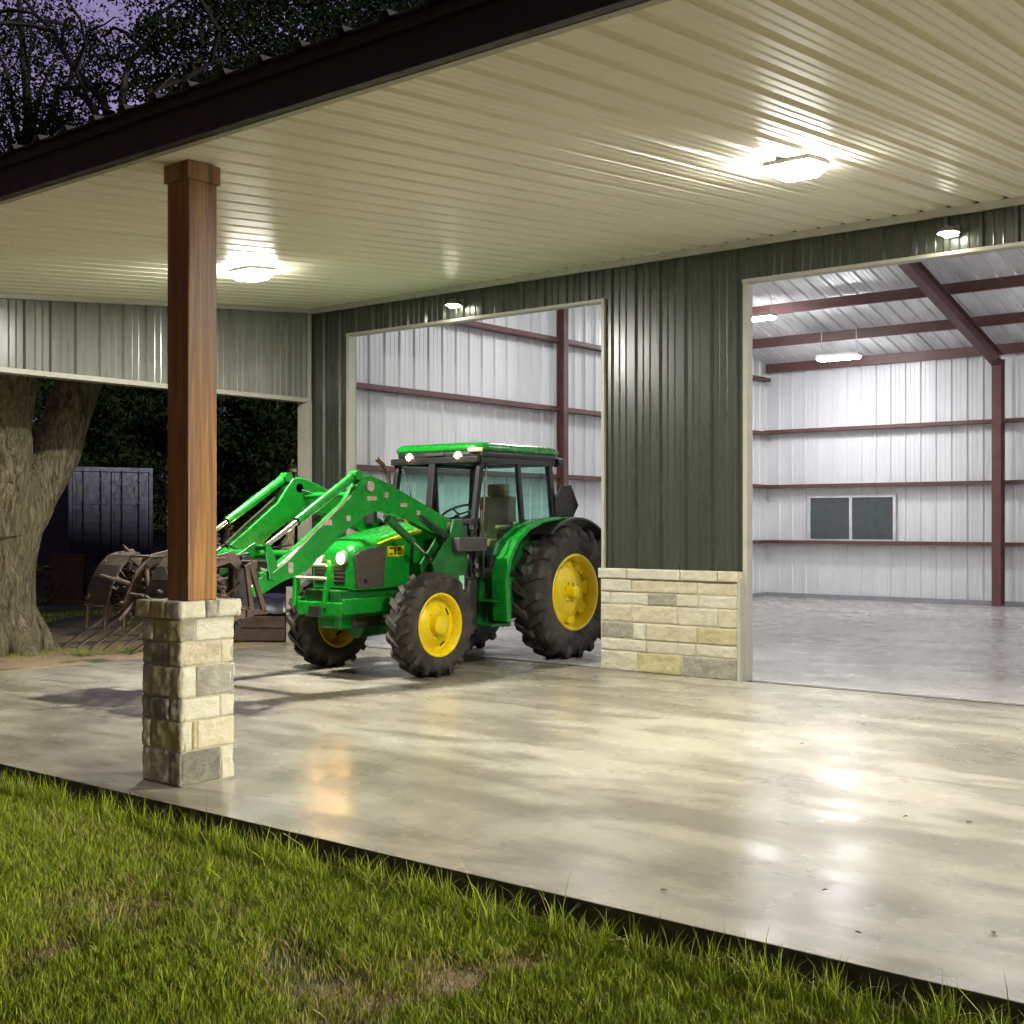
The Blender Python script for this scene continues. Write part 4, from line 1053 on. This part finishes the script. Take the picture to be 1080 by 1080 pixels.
for px, py, Y, rad in ((155,75,18,.9),(175,125,18,.9),(225,85,18,1.25),(270,40,18,1.6),(330,60,19,1.9),(400,30,20,2.0),(230,140,20,1.2),(460,10,21,2.0),(215,20,19,1.2),(300,-40,19,2.2),(420,-60,21,2.8),(200,-90,18,1.8),(540,-60,23,2.6),(-100,-140,17,2.2),(-190,20,17,1.9)):
    p = Vector(cp(px, py, Y)) - ol; cen.append((p.x, p.y, p.z, rad))
crown(oak, cen, 105000, 11, .046)
# the thinner tree whose twigs let the sky through at the far left
t2 = thing('cedar_elm_tree', 'thin leafy tree with sky showing through at the top left corner', 'tree', cp(-10, 560, 27))
t2l = Vector(t2.location); m = MB(); 
m.tube([Vector(cp(-10,565,27))-t2l, Vector(cp(0,400,27))-t2l, Vector(cp(20,240,27))-t2l, Vector(cp(30,120,27))-t2l, Vector(cp(20,0,27))-t2l], [.22,.19,.14,.10,.05], 10)
for tx, ty in ((80,120),(-40,100),(60,60),(-10,30),(100,60),(35,10),(110,150),(-60,170)):
    m.tube([Vector(cp(26,180,27))-t2l, Vector(cp((26+tx)/2,(150+ty)/2-10,27))-t2l, Vector(cp(tx,ty,26.5))-t2l], [.07,.045,.015], 6)
m.build('trunk', M['twig'], t2)
cen = []
for px, py, Y, rad in ((20,120,27,1.5),(70,90,27,1.2),(-30,60,27,1.5),(95,150,27,1.1),(60,30,27,1.0),(10,20,27,1.2),(20,180,27,1.9),(120,60,28,.9),(80,190,27,1.7),(-60,150,27,1.8)):
    p = Vector(cp(px, py, Y)) - t2l; cen.append((p.x, p.y, p.z, rad))
crown(t2, cen, 30000, 21, .055, 1.7)
# far trees: dark evergreens and brush behind the yard
def far_tree_proto(seed, h, lobes, nleaf, label):
    t = thing('yard_tree', label, 'tree', (0,0,0), 0, 'dark trees behind the yard')
    r_ = random.Random(seed); m = MB(); m.tube([(0,0,-.2),(r_.uniform(-.2,.2),0,h*.3),(r_.uniform(-.4,.4),.1,h*.62)], [.28,.22,.12], 10)
    for q in range(5): m.tube([(0,0,h*(.28+.06*q)),(r_.uniform(-1.6,1.6), r_.uniform(-1.6,1.6), h*(.42+.07*q))], [.10,.04], 6)
    m.build('trunk', M['bark'], t); cen = []
    for q in range(lobes): 
        zz = h*(.22+.70*q/lobes); cen.append((r_.uniform(-1.9,1.9)*(1.15-zz/h*.6), r_.uniform(-1.9,1.9)*(1.15-zz/h*.6), zz, h*r_.uniform(.13,.19)))
    V, Fc, A = leaf_cloud(cen, nleaf, seed, .13, DK, 1.2)
    o = np_mesh('crown', V, Fc, 4, M['leaf'], attr=A); o.parent = t; return t
spots = [(-60,46,'leafy tree farthest left beyond the oak trunk'), (15,44,'dark tree rising behind the forked oak trunk'), (75,50,'dark tree just behind the blue container'), (135,54,'dark tree above the right end of the container'),
         (185,47,'dark tree behind the wooden porch post'), (240,52,'dark tree just right of the wooden porch post'), (300,48,'dark tree above the raised loader arms'), (345,56,'dark tree at the doorway corner beyond the loader'), (-140,50,'dark tree out past the left edge'), (110,66,'tallest distant tree over the container roof'), (215,68,'distant tree seen past the wooden post')]
protos = [far_tree_proto(31,9.5,11,15000,''), far_tree_proto(32,11,12,15000,''), far_tree_proto(33,8,10,13000,'')]
for i, (px, Y, lab) in enumerate(spots):
    t = protos[i] if i < 3 else copy_tree(protos[i % 3])
    x, y, _ = cw((px-540)/F*Y, Y, 0); t.location = (x, y, -.1); t.rotation_euler = (0,0,i*1.7); t.scale = (1.15,1.15,1.25 if Y > 60 else 1.05); t['label'] = lab
# low understorey thicket closing the view between trunks
cen = []; r_ = random.Random(77)
for i in range(46):
    px = -220 + i*14; Y = r_.uniform(56, 64); x, y, _ = cw((px-540)/F*Y, Y, 0); cen.append((x, y, r_.uniform(.6,4.2), r_.uniform(1.6,2.4)))
V, Fc, A = leaf_cloud(cen, 46000, 5, .20, DK, 1.3, 1.0)
tag(np_mesh('thicket', V, Fc, 4, M['leaf'], attr=A), 'dark thicket of brush closing off the far side of the yard', 'thicket', kind='stuff')

# ------------------------------------------------------------------ shipping container
dx, dy, _ = cw(-math.sin(R(31)), math.cos(R(31)), 0)     # body direction, away from the camera
ang = math.atan2(dy, dx) - math.pi/2
X, Y = cw((72-540)/F*36, 36, 0)[:2]                       # front left corner
ct = thing('shipping_container', 'dark blue shipping container with its double doors facing the yard', 'container', (X, Y, 0), ang)
Wd, Ln, z0, z1 = 2.44, 6.06, .22, 3.2
def blk(name, mat, *bs):
    m = MB()
    for b in bs: m.box(*b)
    return m.build(name, mat, ct, bevel=.01)
m = MB(); m.box(0,.12,0,.12,z0,z1); m.box(Wd-.12,Wd,0,.12,z0,z1); m.box(.12,Wd-.12,0,.12,z1-.14,z1); m.box(.12,Wd-.12,0,.12,z0,z0+.14)
m.box(0,.1,Ln-.1,Ln,z0,z1); m.box(Wd-.1,Wd,Ln-.1,Ln,z0,z1); m.box(0,.08,.12,Ln-.1,z0,z0+.14); m.box(Wd-.08,Wd,.12,Ln-.1,z0,z0+.14); m.box(0,.08,.12,Ln-.1,z1-.1,z1); m.box(Wd-.08,Wd,.12,Ln-.1,z1-.1,z1)
m.build('corner_frame', M['contblue'], ct, bevel=.01)
m = MB()
pr = []; y = .12
while y < Ln-.3: pr += [(y,.05),(y+.07,.05),(y+.11,.018),(y+.18,.018),(y+.22,.05)]; y += .28
for xx, s in ((0,1),(Wd,-1)):
    n = len(pr); m.add([(xx+s*d, a, z0+.14) for a, d in pr]+[(xx+s*d, a, z1-.1) for a, d in pr], [(i,i+1,n+i+1,n+i) for i in range(n-1)])
m.box(.02,Wd-.02,.1,Ln,z1-.05,z1-.03); m.box(.02,Wd-.02,Ln-.06,Ln-.04,z0,z1-.1); m.build('side_panel', M['contblue'], ct, fixn=False)
m = MB(); m.box(.02,Wd-.02,.15,Ln-.1,z0+.14,z0+.18); m.build('container_floor', M['woodplank'], ct)
for a, b_ in ((.13,Wd/2-.012),(Wd/2+.012,Wd-.13)):
    m = MB(); m.box(a,b_,.03,.07,z0+.15,z1-.15)
    for q in range(5): zz = z0+.25+q*.54; m.box(a+.08,b_-.08,.012,.03,zz,zz+.38)
    d = m.build('container_door', M['contblue'], ct, bevel=.008)
    for fx in (.27,.73):
        xx = a+(b_-a)*fx; m = MB(); m.tube([(xx,-.02,z0+.1),(xx,-.02,z1-.1)], .022, 8)
        for zz in (z0+.35, z0+1.1, z0+1.9, z1-.4): m.box(xx-.05,xx+.05,-.03,.014,zz,zz+.06)
        m.box(xx-.02,xx+.30,-.05,-.03,z0+1.02,z0+1.06); m.build('lock_bar', M['contgrey'], d)
    m = MB(); m.box(a+.62*(b_-a) if a > 1 else a+.12, (a+.62*(b_-a) if a > 1 else a+.12)+.22, -.002,.008, z1-.9, z1-.5); m.build('marking_plate', M['pale'] if False else M['contgrey'], d)
for xx in (.05,Wd-.35):
    for yy_ in (.05,Ln-.4):
        m = MB(); m.box(xx,xx+.3,yy_,yy_+.3,-.05,z0-.002); m.build('footing_block', M['mortar'], ct)

# ------------------------------------------------------------------ yard clutter
def at(px, Y): x, y, _ = cw((px-540)/F*Y, Y, 0); return (x, y, gz(x, y))
o = thing('wooden_crate_panel', 'brown weathered wooden crate leaning in the yard before the container', 'crate', at(68, 25), R(38.8))
m = MB()
for k in range(6): x = -.36+.12*k; m.add([(x+.003-.0,-.02,.0),(x+.117,-.02,.0),(x*.86+.103,.24,.93),(x*.86+.003,.24,.93),(x+.003,.04,.0),(x+.117,.04,.0),(x*.86+.103,.30,.93),(x*.86+.003,.30,.93)], [(0,1,2,3),(7,6,5,4),(0,4,5,1),(1,5,6,2),(2,6,7,3),(3,7,4,0)])
m.build('plank_face', M['woodplank'], o)
m = MB(); m.bar((-.38,.0,.15),(.38,.0,.15),.04,.08); m.bar((-.34,.18,.78),(.34,.18,.78),.04,.08); m.bar((-.34,.27,.95),(.33,.27,.95),.12,.03); m.box(-.33,.33,.32,.75,0,.04)
for sx in (-.32,.32): m.bar((sx,.72,0),(sx,.30,.92),.05,.05)
m.build('batten', M['woodplank'], o)
o = thing('cart_wheel', 'grey spoked wheel leaning between the oak trunk and the wooden crate', 'wheel', at(45, 24.4), R(20))
m = MB(); m.tube([(.30*math.cos(a), .05*math.sin(a)+.05, .33+.30*math.sin(a)) for a in [2*math.pi*k/24 for k in range(25)]], .03, 8, cap=False); m.build('wheel_rim', M['greybox'], o)
m = MB()
for k in range(8):
    a = math.pi*k/4; m.tube([(0,.05,.33),(.29*math.cos(a),.05+.05*math.sin(a),.33+.29*math.sin(a))], .010, 6)
m.tube([(0,.0,.33),(0,.1,.33)], .045, 10); m.build('spokes', M['greybox'], o)
for i, (px, Y, rz, lab) in enumerate(((101,25.5,.4,'dark worn tyre standing right of the wooden crate'), (118,27,1.2,'dark worn tyre lying under the container doors'))):
    o = thing('scrap_tyre', lab, 'tyre', at(px, Y), rz, 'scrap tyres in the yard')
    m = MB(); tyre(m, .36, .20, .22, 22, .012); q = m.build('tread', M['blackrubber'], o)
    if i: q.rotation_euler = (0, R(90), 0); q.location = (0,0,.12)
    else: q.location = (0,0,.35)
    m = MB(); m.lathe_x([(.06,.20),(.02,.14),(.03,.05),(.03,.001)], 24); w_ = m.build('wheel_disc', M['rust'], o); w_.rotation_euler = q.rotation_euler; w_.location = q.location
# low timber trough with a dark tarp, past the end of the slab
c1 = cw((238-540)/F*16.1, 16.1, 0); 
o = thing('timber_box', 'low brown timber box under a dark tarp beyond the slab behind the pier', 'box', (-13.05, 10.75, gz(-13.1, 10.7)), R(38.8))
m = MB()
for k in range(2): m.box(-.42,.42,-.03,.01,.02+.17*k,.18+.17*k)
m.box(-.42,-.38,.01,.7,.02,.36); m.box(.38,.42,.01,.7,.02,.36); m.box(-.42,.42,.70,.74,.02,.36); m.build('box_side', M['woodplank'], o, bevel=.006)
m = MB(); n = 18; vs = []
for j in range(n+1):
    for i in range(n+1):
        u_, v_ = i/n, j/n; e = min(u_, 1-u_, v_, 1-v_); x = -.50+u_*1.0; y = -.07+v_*.86
        vs.append((x, y, .60 - (.20 if e < .04 else 0) + .04*mnoise.noise(Vector((x*5, y*5, 0)))))
m.add(vs, [(j*(n+1)+i, j*(n+1)+i+1, (j+1)*(n+1)+i+1, (j+1)*(n+1)+i) for j in range(n) for i in range(n)], True); m.box(-.40,.40,.03,.68,.30,.57)
m.build('tarp', M['tarp'], o, fixn=False)
m = MB(); m.box(.44,.53,-.06,.03,0,.74); m.build('corner_post', M['palewood'], o)
# distant shed wall
o = thing('distant_shed', 'low pale shed just visible behind the container right edge', 'shed', at(178, 52), R(38.8))
m = MB(); m.box(-1.6,1.6,0,2.4,0,1.45); m.build('wall', simple('dull_pale_sheet', (.25,.27,.26), .6), o)
m = MB(); m.prism([(-.2,1.42),(2.6,1.65),(2.6,1.70),(-.2,1.47)], -1.8, 1.8); m.build('roof', M['lamphousing'], o)
m = MB(); m.box(-.9,-.1,-.01,.0,.05,1.3); m.build('shed_door', M['contgrey'], o)

# ------------------------------------------------------------------ world, sun, camera
w = bpy.data.worlds.new('World'); SC.world = w; w.use_nodes = True; nt = w.node_tree; bg = nt.nodes['Background']
sky = nt.nodes.new('ShaderNodeTexSky'); sky.sky_type = 'NISHITA'; sky.sun_disc = False; sky.sun_elevation = R(-3.0); sky.sun_rotation = R(150)
mx = nt.nodes.new('ShaderNodeMix'); mx.data_type = 'RGBA'; mx.blend_type = 'MULTIPLY'; mx.inputs[0].default_value = 1
nt.links.new(sky.outputs[0], mx.inputs[6]); mx.inputs[7].default_value = (1.7, 1.1, 1.3, 1)
tc = nt.nodes.new('ShaderNodeTexCoord'); dp = nt.nodes.new('ShaderNodeVectorMath'); dp.operation = 'DOT_PRODUCT'
gd = Vector((cp(110, 30, 1)[0], cp(110, 30, 1)[1], cp(110, 30, 1)[2]-H)).normalized(); dp.inputs[1].default_value = gd
nt.links.new(tc.outputs['Generated'], dp.inputs[0]); mr = nt.nodes.new('ShaderNodeMapRange'); mr.interpolation_type = 'SMOOTHSTEP'
mr.inputs['From Min'].default_value = .972; mr.inputs['From Max'].default_value = 1.0; nt.links.new(dp.outputs['Value'], mr.inputs['Value'])
m2 = nt.nodes.new('ShaderNodeMix'); m2.data_type = 'RGBA'; m2.blend_type = 'ADD'; m2.inputs[7].default_value = (.56,.46,.70,1)   # afterglow low in the west
nz = nt.nodes.new('ShaderNodeTexNoise'); nz.inputs['Scale'].default_value = 7; nz.inputs['Detail'].default_value = 5; nt.links.new(tc.outputs['Generated'], nz.inputs['Vector'])
nr = nt.nodes.new('ShaderNodeMapRange'); nr.inputs['From Min'].default_value = .38; nr.inputs['From Max'].default_value = .62; nr.inputs['To Min'].default_value = .35; nt.links.new(nz.outputs['Fac'], nr.inputs['Value'])
mm = nt.nodes.new('ShaderNodeMath'); mm.operation = 'MULTIPLY'; nt.links.new(nr.outputs[0], mm.inputs[0]); nt.links.new(mr.outputs[0], mm.inputs[1])   # thin clouds in the afterglow
nt.links.new(mm.outputs[0], m2.inputs[0]); nt.links.new(m2.outputs[2], bg.inputs['Color'])
mr2 = nt.nodes.new('ShaderNodeMapRange'); mr2.interpolation_type = 'SMOOTHSTEP'; mr2.inputs['From Min'].default_value = .6; mr2.inputs['From Max'].default_value = 1.0
nt.links.new(dp.outputs['Value'], mr2.inputs['Value']); m3 = nt.nodes.new('ShaderNodeMix'); m3.data_type = 'RGBA'; m3.blend_type = 'ADD'; m3.inputs[7].default_value = (.17,.15,.40,1)
nt.links.new(mr2.outputs[0], m3.inputs[0]); nt.links.new(mx.outputs[2], m3.inputs[6]); nt.links.new(m3.outputs[2], m2.inputs[6]); bg.inputs['Strength'].default_value = SKYS
sl_ = bpy.data.lights.new('side_fill', 'SUN'); sl_.energy = 3.5; sl_.angle = R(10); sl_.color = (1,.95,.8)  # low side light added to lift the grass and pier at dusk
so = bpy.data.objects.new('side_fill', sl_); COL.objects.link(so); so.rotation_euler = (R(81), 0, R(89.5)); so.location = (0,0,30)
cd = bpy.data.cameras.new('camera'); cam = bpy.data.objects.new('camera', cd); COL.objects.link(cam)
cam.location = (0,0,H); cam.rotation_euler = (R(90), 0, math.atan2(.626,.779)); cd.sensor_width = 36; cd.lens = 36*F/1080; cd.shift_y = 10/1080; cd.clip_end = 1000; cd.clip_start = .05
SC.camera = cam
SC.view_settings.view_transform = 'Standard'; SC.view_settings.look = 'None'; SC.view_settings.exposure = EXPO; SC.view_settings.gamma = 1
SC.render.engine = 'CYCLES'; cy = SC.cycles
cy.use_denoising = True; cy.max_bounces = 8; cy.diffuse_bounces = 4; cy.glossy_bounces = 4; cy.transparent_max_bounces = 12; cy.sample_clamp_indirect = 6; cy.sample_clamp_direct = 0
cy.use_light_tree = True; cy.caustics_reflective = False; cy.caustics_refractive = False; cy.blur_glossy = .5
